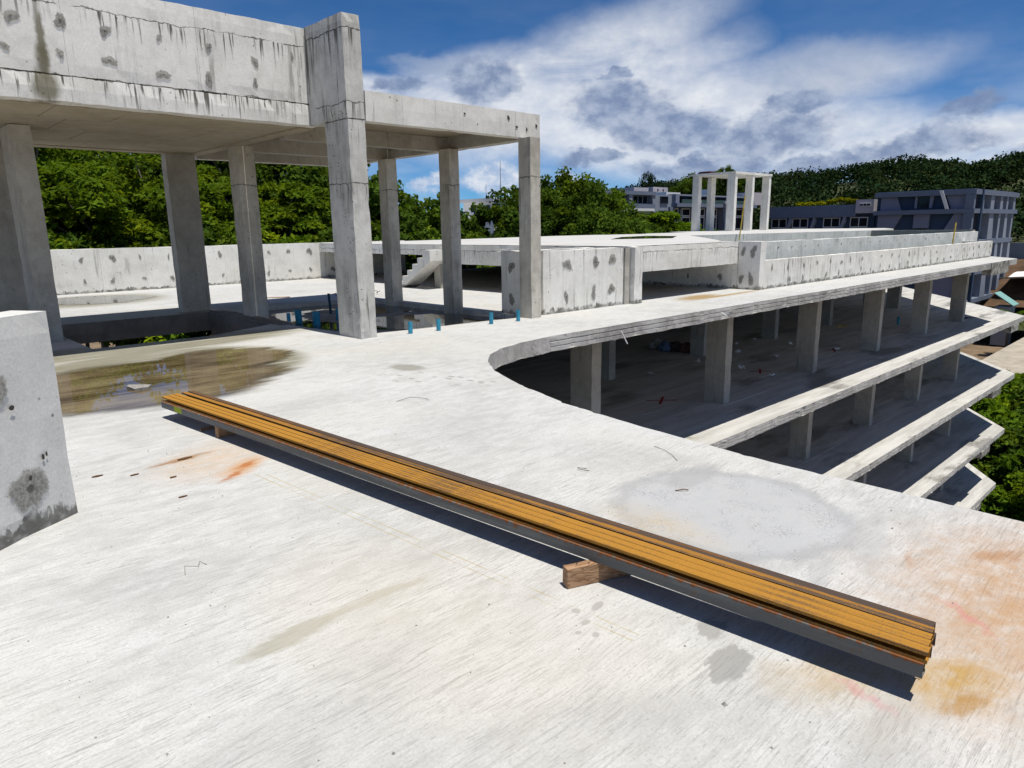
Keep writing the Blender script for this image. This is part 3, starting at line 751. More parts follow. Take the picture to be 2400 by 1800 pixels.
puddle('puddle', [(6.6, 10.9), (7.3, 10.3), (8.2, 10.0), (9.1, 10.2), (9.35, 10.9), (9.2, 11.6), (8.86, 12.03), (8.37, 12.28), (7.6, 12.4), (7.0, 11.6)], -0.094, M_dpuddle, 0.1, 8)
puddle('puddle', [(8.0, 13.0), (8.7, 12.7), (9.30, 12.4), (9.35, 13.6), (9.3, 15.0), (8.9, 14.9), (8.6, 13.8)], -0.094, M_dpuddle, 0.08, 12)

# ---- wall round the back of the deck
def rim_tone(m, n, v):
    f = []
    for k in range(n):
        k2 = (k + 1) % n
        f += [(0, 1 + k, 1 + k2), (1 + k, 1 + n + k, 1 + n + k2, 1 + k2)]
    m.add(v, f)
def set_rim(o, n):
    at = o.data.color_attributes.new('rim', 'FLOAT_COLOR', 'POINT')
    for i in range(len(o.data.vertices)):
        q = 1.0 if i == 0 else (0.55 if i <= n else 0.0)
        at.data[i].color = (q, q, q, 1)
def patches(parent, spots, ynrm, mat=None, hole=True):
    """smeared mortar over form-tie holes, each a thin irregular plug proud of a wall facing -Y (or -X)"""
    for i, (u, w, r) in enumerate(spots):
        m = MB(); n = 11; ph = rng.uniform(0, 6)
        rx, rz = r * rng.uniform(0.5, 1.1), r * rng.uniform(0.7, 1.4)
        ring = []
        for k in range(n):
            a = 2 * math.pi * k / n
            s = 1 + 0.28 * math.sin(a * 2 + ph) + 0.15 * math.sin(a * 3 + ph * 2) + rng.uniform(-0.18, 0.18)
            ring.append((math.cos(a) * rx * s, math.sin(a) * rz * s))
        ax, c = ynrm
        if mat is None or mat is M_patch: ring = [(q * 1.45, w2 * 1.45) for q, w2 in ring]
        def P(du, dw, o):
            return (u + du, c - o, w + dw) if ax == 'y' else (c - o, u + du, w + dw)
        v = [P(0, 0, 0.012)] + [P(a * 0.55, b4 * 0.55, 0.011) for a, b4 in ring] + [P(a, b4, 0.009) for a, b4 in ring]
        rim_tone(m, n, v)
        o = m.build('mortar_patch', M_smear if mat in (None, M_patch) else mat, parent, fix=True)
        set_rim(o, n)

wall = thing('parapet_wall', 'long white concrete parapet wall dotted with tie holes along the back of the roof', 'wall', (-6, 23.3, 0))
mb = MB(); mb.rbox((-9, 23.25, -0.01), (16.2, 23.45, 1.27), 0.35, 0.006, 0.012)
mb.build('wall_panel', M_wall, wall)
sp = []
for i in range(13):
    for zz in (0.98, 0.32):
        sp.append((3.35 + 0.80 * i + rng.uniform(-.06, .06), zz + rng.uniform(-.04, .04), rng.uniform(0.055, 0.095)))
patches(wall, sp, ('y', 23.25))

# ---- stub of wall at the left
blk = thing('wall_stub', 'thick white concrete stub wall with dark mortar smears near the puddle', 'wall', (0.8, 4.72, 0))
cx, cy = 0.80, 4.72; ux, uy = -0.82, -0.572; nx, ny = -0.572, 0.82
m0 = MB(); m0.rbox((0, 0, -0.005), (2.6, 0.24, 1.235), 0.12, 0.006, 0.010)
m1 = MB(); m1.add([(cx + ux * a + nx * b5, cy + uy * a + ny * b5, c) for a, b5, c in m0.v], [tuple(reversed(f)) for f in m0.f])
m1.build('wall_body', M_block, blk, fix=True)
def stub_patch(a0, z0, rx, rz, name='mortar_patch', mat=None):
    m = MB(); n = 18; ring = []
    for k in range(n):
        an = 2 * math.pi * k / n
        s = 1 + 0.25 * noise.noise(Vector((math.cos(an) * 1.4 + a0 * 9, math.sin(an) * 1.4, z0 * 7))) + rng.uniform(-0.10, 0.10)
        ring.append((math.cos(an) * rx * s, math.sin(an) * rz * s))
    def P(da, dz, o): return (cx + ux * (a0 + da) - nx * (o + 0.006), cy + uy * (a0 + da) - ny * (o + 0.006), z0 + dz)
    e = 1.35 if mat is None else 1.0
    v = [P(0, 0, 0.004)] + [P(a * 0.55 * e, b4 * 0.55 * e, 0.0035) for a, b4 in ring] + [P(a * e, b4 * e, 0.003) for a, b4 in ring]
    if mat is not None: v = [P(0, 0, 0.006)] + [P(a * .7, b4 * .7, 0.0055) for a, b4 in ring] + [P(a, b4, 0.005) for a, b4 in ring]
    rim_tone(m, n, v); o = m.build(name, mat or M_smear, blk, fix=True); set_rim(o, n); return o
stub_patch(0.30, 0.27, 0.13, 0.115); stub_patch(0.42, 0.86, 0.09, 0.10)
stub_patch(0.29, 0.33, 0.012, 0.014, 'tie_hole', M_hole); stub_patch(0.33, 0.745, 0.016, 0.014, 'tie_hole', M_hole)
stub_patch(0.19, 0.42, 0.009, 0.018, 'tie_hole', M_hole); stub_patch(0.165, 0.43, 0.007, 0.014, 'tie_hole', M_hole)

# ================================================================== PAVILION
pav = thing('pavilion', 'tall unfinished concrete roof frame on columns standing over the wet floor', 'pavilion', (5.7, 9.5, 0))
SOF = 3.28
def column(parent, x0, y0, x1, y1, z0, z1, mat=M_col, step=0.25, chip=0.010, name='column'):
    m = MB(); m.rbox((x0, y0, z0), (x1, y1, z1), step, 0.005, chip, seed=x0 * 3 + y0)
    return m.build(name, mat, parent)
# big corner column with its deep upper part
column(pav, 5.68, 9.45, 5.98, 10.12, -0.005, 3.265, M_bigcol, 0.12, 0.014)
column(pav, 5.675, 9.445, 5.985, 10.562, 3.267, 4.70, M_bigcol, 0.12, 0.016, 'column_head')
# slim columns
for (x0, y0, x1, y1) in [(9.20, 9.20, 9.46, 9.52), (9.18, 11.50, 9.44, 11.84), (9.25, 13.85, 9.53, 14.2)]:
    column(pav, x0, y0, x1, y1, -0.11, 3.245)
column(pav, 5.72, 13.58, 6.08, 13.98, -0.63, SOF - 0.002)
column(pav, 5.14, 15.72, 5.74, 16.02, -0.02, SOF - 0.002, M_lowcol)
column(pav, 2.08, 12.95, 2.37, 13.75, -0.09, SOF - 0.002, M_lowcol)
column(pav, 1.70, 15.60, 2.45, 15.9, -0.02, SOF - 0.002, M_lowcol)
# tall parapet beam in front, its slab and the soffit boards' prints
mb = MB(); mb.rbox((-3.0, 10.57, SOF), (5.86, 10.85, 3.60), 0.14, 0.004, 0.012)
mb.build('edge_beam', M_beam, pav)
mb = MB(); mb.rbox((-3.0, 10.575, 3.602), (5.95, 10.80, 4.70), 0.14, 0.004, 0.012)
mb.build('parapet', M_beam, pav)
mb = MB(); mb.box((-3.0, 10.86, SOF + 0.018), (5.67, 15.95, SOF + 0.30))
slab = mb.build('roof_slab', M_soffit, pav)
xs = [5.60, 4.40, 3.18, 2.30, 1.10, -0.1, -1.3, -2.5]; ys = [10.86, 12.05, 13.27, 14.49, 15.60]
for i in range(len(xs) - 1):
    for j in range(len(ys) - 1):
        sh = 0.35 if j % 2 else 0.0
        x1, x0 = min(5.60, xs[i] + sh) - 0.006, xs[i + 1] + sh + 0.006
        if x1 - x0 < 0.2: continue
        m = MB(); dzz = rng.uniform(-0.003, 0.003)
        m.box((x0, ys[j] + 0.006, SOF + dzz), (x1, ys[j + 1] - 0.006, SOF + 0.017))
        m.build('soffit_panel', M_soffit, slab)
mb = MB(); mb.rbox((-3.0, 15.612, SOF - 0.015), (5.67, 15.95, SOF + 0.017), 0.4, 0.003, 0.006); mb.build('rear_beam', M_soffit, pav)
mb = MB(); mb.rbox((5.612, 10.87, SOF - 0.02), (5.86, 15.90, SOF + 0.30), 0.4, 0.003, 0.006); mb.build('side_beam', M_soffit, pav)
spots = [(2.41, 4.23, .07), (2.9, 4.19, .085), (3.55, 4.22, .06), (4.21, 4.20, .07), (4.86, 4.1, .05), (5.46, 4.25, .05), (2.36, 3.86, .055), (2.91, 3.84, .075), (3.56, 3.76, .08), (4.16, 3.76, .075), (4.84, 3.80, .06), (1.9, 4.2, .07), (1.8, 3.85, .06), (1.3, 4.2, .07), (1.25, 3.8, .07)]
patches(pav, spots, ('y', 10.575), mat=None)
# lower bay on the right: front beam, cross beams, slab
for nm, a, b6 in [('front_beam', (5.988, 9.44, 3.25), (9.70, 9.66, 3.685)), ('cross_beam', (5.87, 11.86, 3.22), (9.44, 12.08, 3.50)), ('cross_beam', (5.87, 14.05, 3.22), (9.52, 14.28, 3.50)),
                  ('cross_beam', (5.87, 16.0, 3.22), (9.9, 16.25, 3.50)), ('end_beam', (9.44, 9.67, 3.25), (9.70, 16.2, 3.52))]:
    mb = MB(); mb.rbox(a, b6, 0.2, 0.004, 0.010); mb.build(nm, M_wall if nm == 'front_beam' else M_lowcol, pav)
mb = MB(); mb.box((5.87, 9.67, 3.502), (9.44, 16.2, 3.66)); mb.build('roof_slab', M_soffit, pav)
for (u, w, r) in [(8.9, 3.56, .04), (9.1, 3.42, .03), (9.35, 3.4, .03), (9.6, 3.48, .03), (7.9, 3.53, .02)]:
    patches(pav, [(u, w, r)], ('y', 9.442), mat=M_hole)

# ================================================================== LOW WALLS, TERRACE, POOL
box = thing('planter_box', 'low hollow concrete box wall with three grey mortar patches beside slim front column', 'planter', (9.5, 9.4, 0))
for a, b7 in [((9.72, 9.40, -0.005), (12.22, 9.56, 1.225)), ((9.45, 9.62, -0.005), (9.60, 10.30, 1.225)), ((9.61, 10.14, -0.005), (12.2, 10.30, 1.225)), ((12.06, 9.57, -0.005), (12.22, 10.13, 1.225)), ((9.47, 9.47, -0.005), (9.715, 9.618, 1.222))]:
    mb = MB(); mb.rbox(a, b7, 0.2, 0.004, 0.010, seed=a[0]); mb.build('wall_panel', M_wall, box)
patches(box, [(10.42, 0.93, .10), (11.28, 0.95, .10), (11.82, 0.98, .10), (10.38, 0.30, .10), (11.22, 0.33, .125), (11.80, 0.37, .10)], ('y', 9.40), mat=M_patch)
patches(box, [(10.0, 0.92, .08), (10.0, 0.30, .08)], ('x', 9.45))
mb = MB(); mb.rbox((12.225, 9.36, -0.005), (12.40, 9.6, 1.22), 0.2, 0.004, 0.012); mb.build('end_rib', M_lowcol, box)

TZ = 1.24
terr = kind(bpy.data.objects.new('raised_terrace', None), 'structure'); COL.objects.link(terr); terr.location = (12.5, 9.4, 0)
pool = [(17.7, 10.26), (22.3, 13.6), (27.6, 17.6), (34.0, 17.0), (44.5, 16.0), (42.2, 10.26)]
tout = [(12.5, 9.42), (17.10, 9.42), (17.42, 10.24), (17.7, 10.26), (22.3, 13.6), (27.6, 17.6), (34.0, 17.0), (44.5, 16.0), (56.0, 18.6), (64.1, 22.0), (66, 31.5), (56, 32.2), (46.9, 31.9), (44.4, 28.2), (38.5, 26.4), (28.0, 26.2), (20.3, 24.2), (15.1, 23.3), (12.5, 23.24)]
mb, *_ = sheet('terrace_floor', [rough_line(tout + [tout[0]], 0.2, 0.006, 0.02)[:-1]], TZ, M_terrtop); mb.build('terrace_floor', M_terrtop, terr)
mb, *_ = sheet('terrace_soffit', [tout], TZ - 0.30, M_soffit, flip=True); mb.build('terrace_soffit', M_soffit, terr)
curtain([tout[i] for i in range(7, len(tout))], TZ - 0.35, TZ - 0.001, close=False).build('terrace_rim', M_terr, terr)
for nm, a, b8, mt in [('side_beam', (12.49, 9.66, 0.70), (12.78, 16.50, TZ - 0.004), M_terry), ('side_beam', (12.49, 16.51, 0.93), (12.78, 23.24, TZ - 0.004), M_terry),
                      ('front_beam', (12.725, 9.41, 0.66), (17.10, 9.64, TZ - 0.004), M_terr), ('support_column', (12.42, 9.25, -0.005), (12.72, 9.64, TZ - 0.002), M_wall),
                      ('support_column', (12.38, 16.06, -0.005), (12.74, 16.36, 0.70), M_lowcol)]:
    mb = MB(); mb.rbox(a, b8, 0.18, 0.005, 0.014, seed=a[1]); mb.build(nm, mt, terr)
kind(sheet('w', [[(19.5, 15.6), (21.5, 14.4), (26, 17.2), (27.2, 19.6), (24, 18.6)]], TZ + 0.004, M_dpuddle)[0].build('puddle', M_dpuddle), 'structure')

st = thing('staircase', 'small flight of concrete steps with sloped underside rising to the raised terrace', 'stairs', (12.2, 17.2, 0))
prof = [(17.62, 0.0), (17.62, 0.17), (17.28, 0.17), (17.28, 0.345), (17.02, 0.345), (17.02, 0.52), (16.76, 0.52), (16.76, 0.70), (16.50, 0.70), (16.50, 0.88), (16.24, 0.88), (16.24, 1.10), (15.9, 1.10), (15.9, 0.80), (17.30, 0.0)]
for i in range(6):
    y1, y0 = [17.62, 17.28, 17.02, 16.76, 16.50, 16.24][i], [17.28, 17.02, 16.76, 16.50, 16.24, 15.9][i]
    zt = [0.17, 0.345, 0.52, 0.70, 0.88, 1.10][i]; lo1 = max(0.0, (17.30 - y1) * 0.571 - 0.001); lo0 = max(0.0, (17.30 - y0) * 0.571)
    m = MB(); m.hexa([(11.9, y0, lo0), (12.47, y0, lo0), (12.47, y1, lo1), (11.9, y1, lo1), (11.9, y0, zt), (12.47, y0, zt), (12.47, y1, zt), (11.9, y1, zt)])
    m.build('step', M_wall, st)

pl = thing('swimming_pool', 'long raised concrete pool trough with two parallel white walls and water between', 'pool', (17.1, 8.8, 0))
for nm, a, b9, mt in [('outer_wall', (17.42, 8.80, -0.005), (39.9, 8.98, 0.75), M_pool), ('corner_pier', (17.10, 8.79, -0.005), (17.415, 9.41, 1.243), M_wall), ('side_wall', (17.11, 9.415, -0.005), (17.40, 16.5, TZ - 0.01), M_wall),
                      ('inner_wall', (17.42, 10.0, -0.005), (42.2, 10.24, 1.17), M_poolin), ('end_wall', (39.62, 8.985, -0.005), (39.9, 9.99, 0.74), M_pool)]:
    mb = MB(); mb.rbox(a, b9, 0.3, 0.005, 0.010, seed=a[0]); mb.build(nm, mt, pl)
curtain(pool[:-1][0:5], 0.2, TZ - 0.002, close=False).build('basin_wall', M_poolin, pl)
MB().hexa([(42.2, 10.245, 0.2), (42.45, 10.2, 0.2), (44.75, 15.95, 0.2), (44.5, 16.0, 0.2), (42.2, 10.245, TZ), (42.45, 10.2, TZ), (44.75, 15.95, TZ), (44.5, 16.0, TZ)]).build('basin_end_wall', M_lowcol, pl, fix=True)
kind(sheet('w', [[(17.42, 8.98), (39.62, 8.98), (39.62, 10.0), (17.42, 10.0)]], 0.655, M_poolw)[0].build('trough_water', M_poolw), 'structure')
kind(sheet('w', [pool], 0.80, M_poolw)[0].build('pool_water', M_poolw), 'structure')
sp = []
for i in range(26):
    for zz in (0.53, 0.20):
        if rng.random() < 0.12: continue
        sp.append((17.9 + 0.86 * i + rng.uniform(-.14, .14), zz + rng.uniform(-.05, .05), rng.uniform(0.05, 0.095)))
patches(pl, sp, ('y', 8.80))
patches(pl, [(17.9 + 0.9 * i + rng.uniform(-.1, .1), 0.98, rng.uniform(.018, .035)) for i in range(26)], ('y', 10.0), mat=M_hole)
patches(pl, [(8.99, 0.98, .13), (9.27, 0.97, .08), (9.02, 0.27, .10), (9.29, 0.27, .08), (9.9, 0.30, .08), (10.9, 0.3, .08), (10.2, 0.9, .08), (11.9, 0.9, .08), (12.8, 0.3, .08)], ('x', 17.10))

# two bamboo poles in the pool
for (x, y, z0, x1, y1, z1, lab) in [(30.9, 17.0, 0.95, 31.25, 17.0, 3.0, 'tall yellow bamboo pole standing in pool in front of the tower frame'), (35.35, 9.3, 0.5, 35.55, 9.3, 1.62, 'short yellow bamboo pole leaning in the trough between pool walls')]:
    m = MB(); n = 9; pts = [(x + (x1 - x) * i / n, y, z0 + (z1 - z0) * i / n) for i in range(n + 1)]
    m.tube(pts, [0.032 if i % 2 else 0.027 for i in range(n + 1)], 7)
    tag(m.build('bamboo_pole', M_bamboo), lab, 'pole', 'bamboo poles in the pool')

# roof-top tower frame
tw = thing('tower_frame', 'small white open frame tower of columns under a flat slab on far terrace', 'tower', (49.2, 27.6, TZ))
for (x0, y0, x1, y1) in [(49.15, 27.6, 49.5, 28.25), (49.15, 30.7, 49.6, 31.25), (51.75, 27.6, 52.08, 28.2), (54.4, 27.6, 54.75, 28.2), (51.2, 30.8, 51.85, 31.2), (54.3, 30.8, 54.62, 31.25)]:
    column(tw, x0, y0, x1, y1, TZ - 0.005, 5.40, M_wall, 0.5, 0.02)
mb = MB(); mb.rbox((49.1, 27.55, 5.402), (54.8, 31.3, 5.58), 0.5, 0.006, 0.015); mb.build('roof_slab', M_wall, tw)

# ================================================================== FLOORS BELOW
bld = thing('concrete_building', 'unfinished open concrete building of stacked floors below the roof deck, pointed far ends', 'building', (4.6, EDGE, -14))
LV = [(-2.90, (41.7, EDGE), 19.0), (-5.73, (41.3, EDGE), 9.0), (-8.47, (40.8, EDGE), 6.5), (-11.30, (40.6, EDGE), 5.0)]
for li, (z, tp, ln) in enumerate(LV):
    fr = (tp[0] + D_END[0] * ln, tp[1] + D_END[1] * ln)
    wall_ln = [NEAR[0]] + NEAR[1:]
    o = rough_line(NEAR, 0.2, 0.01, 0.03) + rough_line([(7.9, 7.435), (tp[0] - 0.02, EDGE)], 0.2, 0.008, 0.04)[1:] + [tp, fr, (fr[0] - 3, 24.0), (-9, 24.0), (-9, -7)]
    fl = sheet('floor_slab', [o], z, M_floor)[0].build('floor_slab', M_floor, bld)
    sheet('s', [o], z - 0.24, M_soffit, flip=True)[0].build('slab_soffit', M_under, fl)
    edge_strip(rough_line(NEAR, 0.1, 0.01, 0.03), PLAIN, z, M_edge, fl)
    edge_strip([NEAR[-1]] + rough_line([(7.9, 7.435), (tp[0], EDGE)], 0.14, 0.008, 0.04)[1:], PROF, z, M_edge, fl, depth=0.92)
    edge_strip(rough_line([tp, fr], 0.3, 0.006, 0.02), PLAIN, z, M_edge, fl)
    bx = [39.0, 37.2, 36.6, 36.4][li]
    mb = MB(); mb.rbox((bx, EDGE - 0.03, z - 0.56), (bx + 1.5, EDGE + 0.3, z - 0.245), 0.4, 0.004, 0.01); mb.build('beam_end', M_wall, fl)
    # raised inner floor with a jogged step near the columns
    jog = []
    for k in range(0, 6):
        xk = 10.75 + 5.32 * k
        jog += [(xk + 0.5, 8.92), (xk + 3.0, 8.92), (xk + 3.0, 9.9), (xk + 5.0, 9.9), (xk + 5.0, 8.92)]
    mb = MB(); mb.prism([(9.2, 8.92)] + jog[:-3] + [(39.8, 8.92), (39.8, 23.5), (9.2, 23.5)], z - 0.05, z + 0.008); mb.build('floor_topping', M_floor, fl)
    zt = (0 if li == 0 else LV[li - 1][0]) - 0.24
    for k in range(6):
        xk = 10.75 + 5.32 * k
        for (y0, y1, dx) in ((9.03, 9.62, 0.0), (13.05, 13.62, 0.28), (17.6, 18.2, 0.2), (22.6, 23.2, 0.2)):
            if xk > 36 and y0 > 20 : continue
            column(bld, xk + dx, y0, xk + dx + 0.31, y1, z - 0.01, zt + 0.002, M_lowcol, 0.3, 0.012)
    column(bld, 41.2 - li * .3, 13.05, 41.55 - li * .3, 13.7, z - 0.01, zt if li else -0.24, M_lowcol, 0.4)
    if li == 0:
        column(bld, 8.2, 13.05, 8.5, 13.6, z - .01, zt, M_lowcol, 0.4)
for (x, y, s) in [(15.3, 10.42, 0.42), (25.99, 10.25, 0.36), (20.6, 10.36, 0.36)]:
    m = MB()
    for an in (0.5, -0.75):
        c, s2 = math.cos(an), math.sin(an); w = 0.035
        m.add([(x - c * s - s2 * w, y - s2 * s + c * w, -2.888), (x - c * s + s2 * w, y - s2 * s - c * w, -2.888), (x + c * s + s2 * w, y + s2 * s - c * w, -2.888), (x + c * s - s2 * w, y + s2 * s + c * w, -2.888)], [(0, 1, 2, 3)])
        for q in range(4): m.v[-1 - q] = (m.v[-1 - q][0], m.v[-1 - q][1], -2.888 + (0.001 if an < 0 else 0))
    m.build('paint_mark', M_redpaint, bld)
for c in [[(38.2, 9.3), (39.6, 9.0), (39.2, 9.8)], [(31.5, 12.4), (32.9, 12.3), (33.0, 12.9)]]:
    puddle('puddle', c, -2.886, M_dpuddle, 0.06, c[0][0])
# scraps of paper and a heap of bags on the shaded floor
for i, (x, y) in enumerate([(17.63, 12.4), (20.39, 12.5), (22.93, 12.42), (26.02, 13.42), (24.6, 13.42), (25.83, 11.81), (22.99, 10.99), (20.29, 10.82), (20.04, 9.65), (25.85, 10.05)]):
    m = MB(); n = 4
    for a in range(n):
        for b10 in range(n):
            m.v.append((x + a * 0.075 + rng.uniform(-.02, .02), y + b10 * 0.05 + rng.uniform(-.02, .02), -2.86 + abs(rng.normal(0, 0.05))))
    for a in range(n - 1):
        for b10 in range(n - 1): m.f.append((a * n + b10, (a + 1) * n + b10, (a + 1) * n + b10 + 1, a * n + b10 + 1))
    tag(m.build('paper_scrap', M_paper), 'small crumpled white paper scrap lying on the shaded floor below the deck', 'paper', 'paper scraps on the shaded floor')
M_bag = [plain('pale_bag', (0.38, 0.37, 0.34), 0.9), plain('blue_bag', (0.14, 0.20, 0.33), 0.8), plain('dark_bag', (0.07, 0.05, 0.05), 0.9), plain('brown_bag', (0.15, 0.075, 0.06), 0.9)]
for i, (x, y, lab) in enumerate([(22.0, 15.3, 'pale topped debris bag, end of heap furthest from the lower column'), (21.8, 14.75, 'crumpled bluish bag in the debris heap on shaded floor'), (21.98, 14.4, 'dark debris bag in heap between blue bag and brown bag'), (22.08, 14.0, 'brown debris bag in heap nearest the shaded lower column')]):
    bm = bmesh.new(); bmesh.ops.create_icosphere(bm, subdivisions=3, radius=1)
    for v in bm.verts:
        k2 = 1 + 0.35 * noise.noise(v.co * 2 + Vector((i * 5, 0, 0)))
        v.co = Vector((v.co.x * 0.30 * k2, v.co.y * 0.24 * k2, max(0, v.co.z * 0.24 * k2 + 0.12)))
    me = bpy.data.meshes.new('debris_bag'); bm.to_mesh(me); bm.free(); me.materials.append(M_bag[i])
    o = bpy.data.objects.new('debris_bag', me); COL.objects.link(o); o.location = (x, y, -2.88); o.rotation_euler[2] = i
    tag(o, lab, 'bag', 'debris heap on the shaded floor')

# ================================================================== STEEL CHANNELS ON TIMBERS
def channel(name, mat, w, h, L, open_side, th=0.0032, lip=0.014):
    """lipped C section along local Y, web on one side, standing on local z=0"""
    s = 1 if open_side == 'left' else -1
    # outer profile for opening at -x (left): web at +x
    pr = [(-w / 2, lip), (-w / 2, 0), (w / 2, 0), (w / 2, h), (-w / 2, h), (-w / 2, h - lip)]
    inn = [(-w / 2 + th, lip), (-w / 2 + th, th), (w / 2 - th, th), (w / 2 - th, h - th), (-w / 2 + th, h - th), (-w / 2 + th, h - lip)]
    n = len(pr); m = MB(); seg = 14
    for j in range(seg + 1):
        y = -L / 2 + L * j / seg
        sx = 0.002 * math.sin(j * 0.9 + w * 100)
        for (x, z) in pr + inn: m.v.append((s * x + sx, y, z))
    N2 = 2 * n
    for j in range(seg):
        a, b11 = j * N2, (j + 1) * N2
        for i in range(n - 1):
            m.f.append((a + i, a + i + 1, b11 + i + 1, b11 + i))
            m.f.append((a + n + i + 1, a + n + i, b11 + n + i, b11 + n + i + 1))
        for i in (0, n - 1): m.f.append((a + i, a + n + i, b11 + n + i, b11 + i))
    for base in (0, seg * N2):
        for i in range(n - 1): m.f.append((base + i, base + i + 1, base + n + i + 1, base + n + i))
    return m.build(name, mat, None, fix=True)
ZB = 0.102
def lay(o, near, farp, z):
    o.location = ((near[0] + farp[0]) / 2, (near[1] + farp[1]) / 2, z)
    o.rotation_euler = (0, 0, math.atan2(farp[1] - near[1], farp[0] - near[0]) - math.pi / 2)
STL = 6.16
def ends(xn, yn, xf, yf): return (xn, yn), (xf, yf)
GS2 = 'steel channels in the bundle on the deck'
def hat(name, mat, w, h, L, th=0.0032):
    """channel lying web up, flanges down"""
    m = MB(); seg = 14; pr = [(-w / 2, 0), (-w / 2, h), (w / 2, h), (w / 2, 0)]; inn = [(-w / 2 + th, 0), (-w / 2 + th, h - th), (w / 2 - th, h - th), (w / 2 - th, 0)]
    n = 4
    for j in range(seg + 1):
        for (x, z) in pr + inn: m.v.append((x, -L / 2 + L * j / seg, z))
    for j in range(seg):
        a, b11 = j * 8, (j + 1) * 8
        for i in range(3):
            m.f.append((a + i, a + i + 1, b11 + i + 1, b11 + i)); m.f.append((a + 4 + i + 1, a + 4 + i, b11 + 4 + i, b11 + 4 + i + 1))
        for i in (0, 3): m.f.append((a + i, a + 4 + i, b11 + 4 + i, b11 + i))
    for base in (0, seg * 8):
        for i in range(3): m.f.append((base + i, base + i + 1, base + 4 + i + 1, base + 4 + i))
    return m.build(name, mat, None, fix=True)
for (xn, yn, xf, yf, w, mt, lab) in [(2.588, 0.60, 2.010, 6.72, 0.115, M_st2, 'low steel channel under the upper layer, in the middle of the bundle'), (2.690, 0.615, 2.160, 6.74, 0.095, M_st3, 'low dark steel channel under the right side of the bundle')]:
    o = hat('steel_channel', mt, w, 0.053, STL - 0.01); lay(o, (xn, yn), (xf, yf), ZB); tag(o, lab, 'steel channel', GS2)
top = [(2.522, 0.600, 1.945, 6.70, M_st1, 'orange rusted steel channel with open dark side, second from the left of the bundle'),
       (2.569, 0.605, 1.997, 6.72, M_st1, 'bright orange rusted steel channel, third from the left in the bundle'),
       (2.616, 0.612, 2.050, 6.73, M_st1, 'orange rusted steel channel in the middle of the bundle, left of the dark gap'),
       (2.664, 0.620, 2.128, 6.74, M_st2, 'streaky brown and orange steel channel just right of the dark gap'),
       (2.711, 0.630, 2.190, 6.75, M_st3, 'dark brown rusted steel channel on the right side of the bundle')]
for i, (xn, yn, xf, yf, mt, lab) in enumerate(top):
    o = channel('steel_channel', mt, 0.046, 0.044 + (0.002 if i == 3 else 0), STL, 'left')
    lay(o, (xn, yn), (xf, yf), ZB + 0.054); tag(o, lab, 'steel channel', GS2)
o = channel('steel_channel', M_st0, 0.050, 0.056, STL - 0.02, 'right')
lay(o, (2.514, 0.592), (1.930, 6.70), ZB); tag(o, 'shallow grey steel channel with rust drips along the left edge of the bundle', 'steel channel', GS2)
# yellow-green paint on its far end
m = MB(); m.box((-0.0275, STL / 2 - 0.42, 0.004), (-0.0254, STL / 2 - 0.27, 0.052))
m.v = [(x + o.location.x, y + o.location.y, z + o.location.z) for x, y, z in m.v]
m.build('paint_mark', plain('yellow_green_paint', (0.30, 0.36, 0.02), 0.8), o)

def timber(name, c, ang, L, w, h, z, lab):
    m = MB(); m.rbox((-L / 2, -w / 2, 0), (L / 2, w / 2, h), 0.06, 0.0015, 0.003)
    ob = m.build(name, M_wood); ob.location = (c[0], c[1], z); ob.rotation_euler[2] = ang
    return tag(ob, lab, 'timber')
A1 = math.atan2(1.92 - 2.0, 2.41 - 2.21)
timber('timber_block', (2.50, 1.905), A1, 0.60, 0.055, 0.098, 0.002, 'brown wooden block with nail holes propping up the near part of the steel bundle')
timber('timber_block', (2.22, 5.72), 0.1, 0.42, 0.06, 0.097, 0.002, 'shaded wooden block under the far part of the steel bundle')
timber('wood_batten', (2.13, 6.02), 0.15, 0.30, 0.025, 0.016, 0.004, 'thin wooden batten lying in the shadow beside the far block')
for k in range(4):
    m = MB(); q = (-0.24 + 0.055 * k, 0.008 * (-1) ** k)
    m.tube([(q[0], q[1], 0.095), (q[0] + 0.012, q[1] + 0.004, 0.103)], 0.0022, 5)
    blk2 = [ob for ob in COL.objects if ob.name == 'timber_block'][0]
    m.v = [(x + blk2.location.x, y + blk2.location.y, z + blk2.location.z) for x, y, z in m.v]
    m.build('nail', M_hole, blk2)

# ================================================================== PIPES AND LITTER ON THE ROOF
def pipe(x, y, z, h, r, lab, mat=M_pvc, lean=(0, 0), cat='pipe', grp='blue pipe stubs in the floor'):
    m = MB(); n = 14; t2 = 0.004
    def ring(rr, zz): return [(rr * math.cos(2 * math.pi * k / n) + lean[0] * zz, rr * math.sin(2 * math.pi * k / n) + lean[1] * zz, zz) for k in range(n)]
    m.v = ring(r, 0) + ring(r, h) + ring(r - t2, h) + ring(r - t2, 0.02)
    for a in range(3):
        for k in range(n): m.f.append((a * n + k, a * n + (k + 1) % n, (a + 1) * n + (k + 1) % n, (a + 1) * n + k))
    m.f.append(tuple(3 * n + k for k in range(n)))
    ob = m.build('pipe_stub', mat); ob.location = (x, y, z)
    return tag(ob, lab, cat, grp)
pipe(6.56, 9.37, 0, .195, .037, 'blue pipe stub on the sunny edge just right of the big corner column')
pipe(7.07, 9.28, 0, .195, .037, 'second blue pipe stub right of the big corner column, beside the wet floor')
pipe(8.20, 9.22, 0, .205, .037, 'blue pipe stub by the moss, left of the one at the slim front column')
pipe(8.79, 9.14, 0, .205, .037, 'blue pipe stub nearest to the slim front column')
pipe(5.90, 12.35, -.1, .27, .035, 'thin dark blue pipe stub next to the wide shaded column')
pipe(6.33, 12.80, -.1, .26, .066, 'thick blue pipe stub in the wet floor, rear one of the two thick stubs', lean=(-0.06, 0))
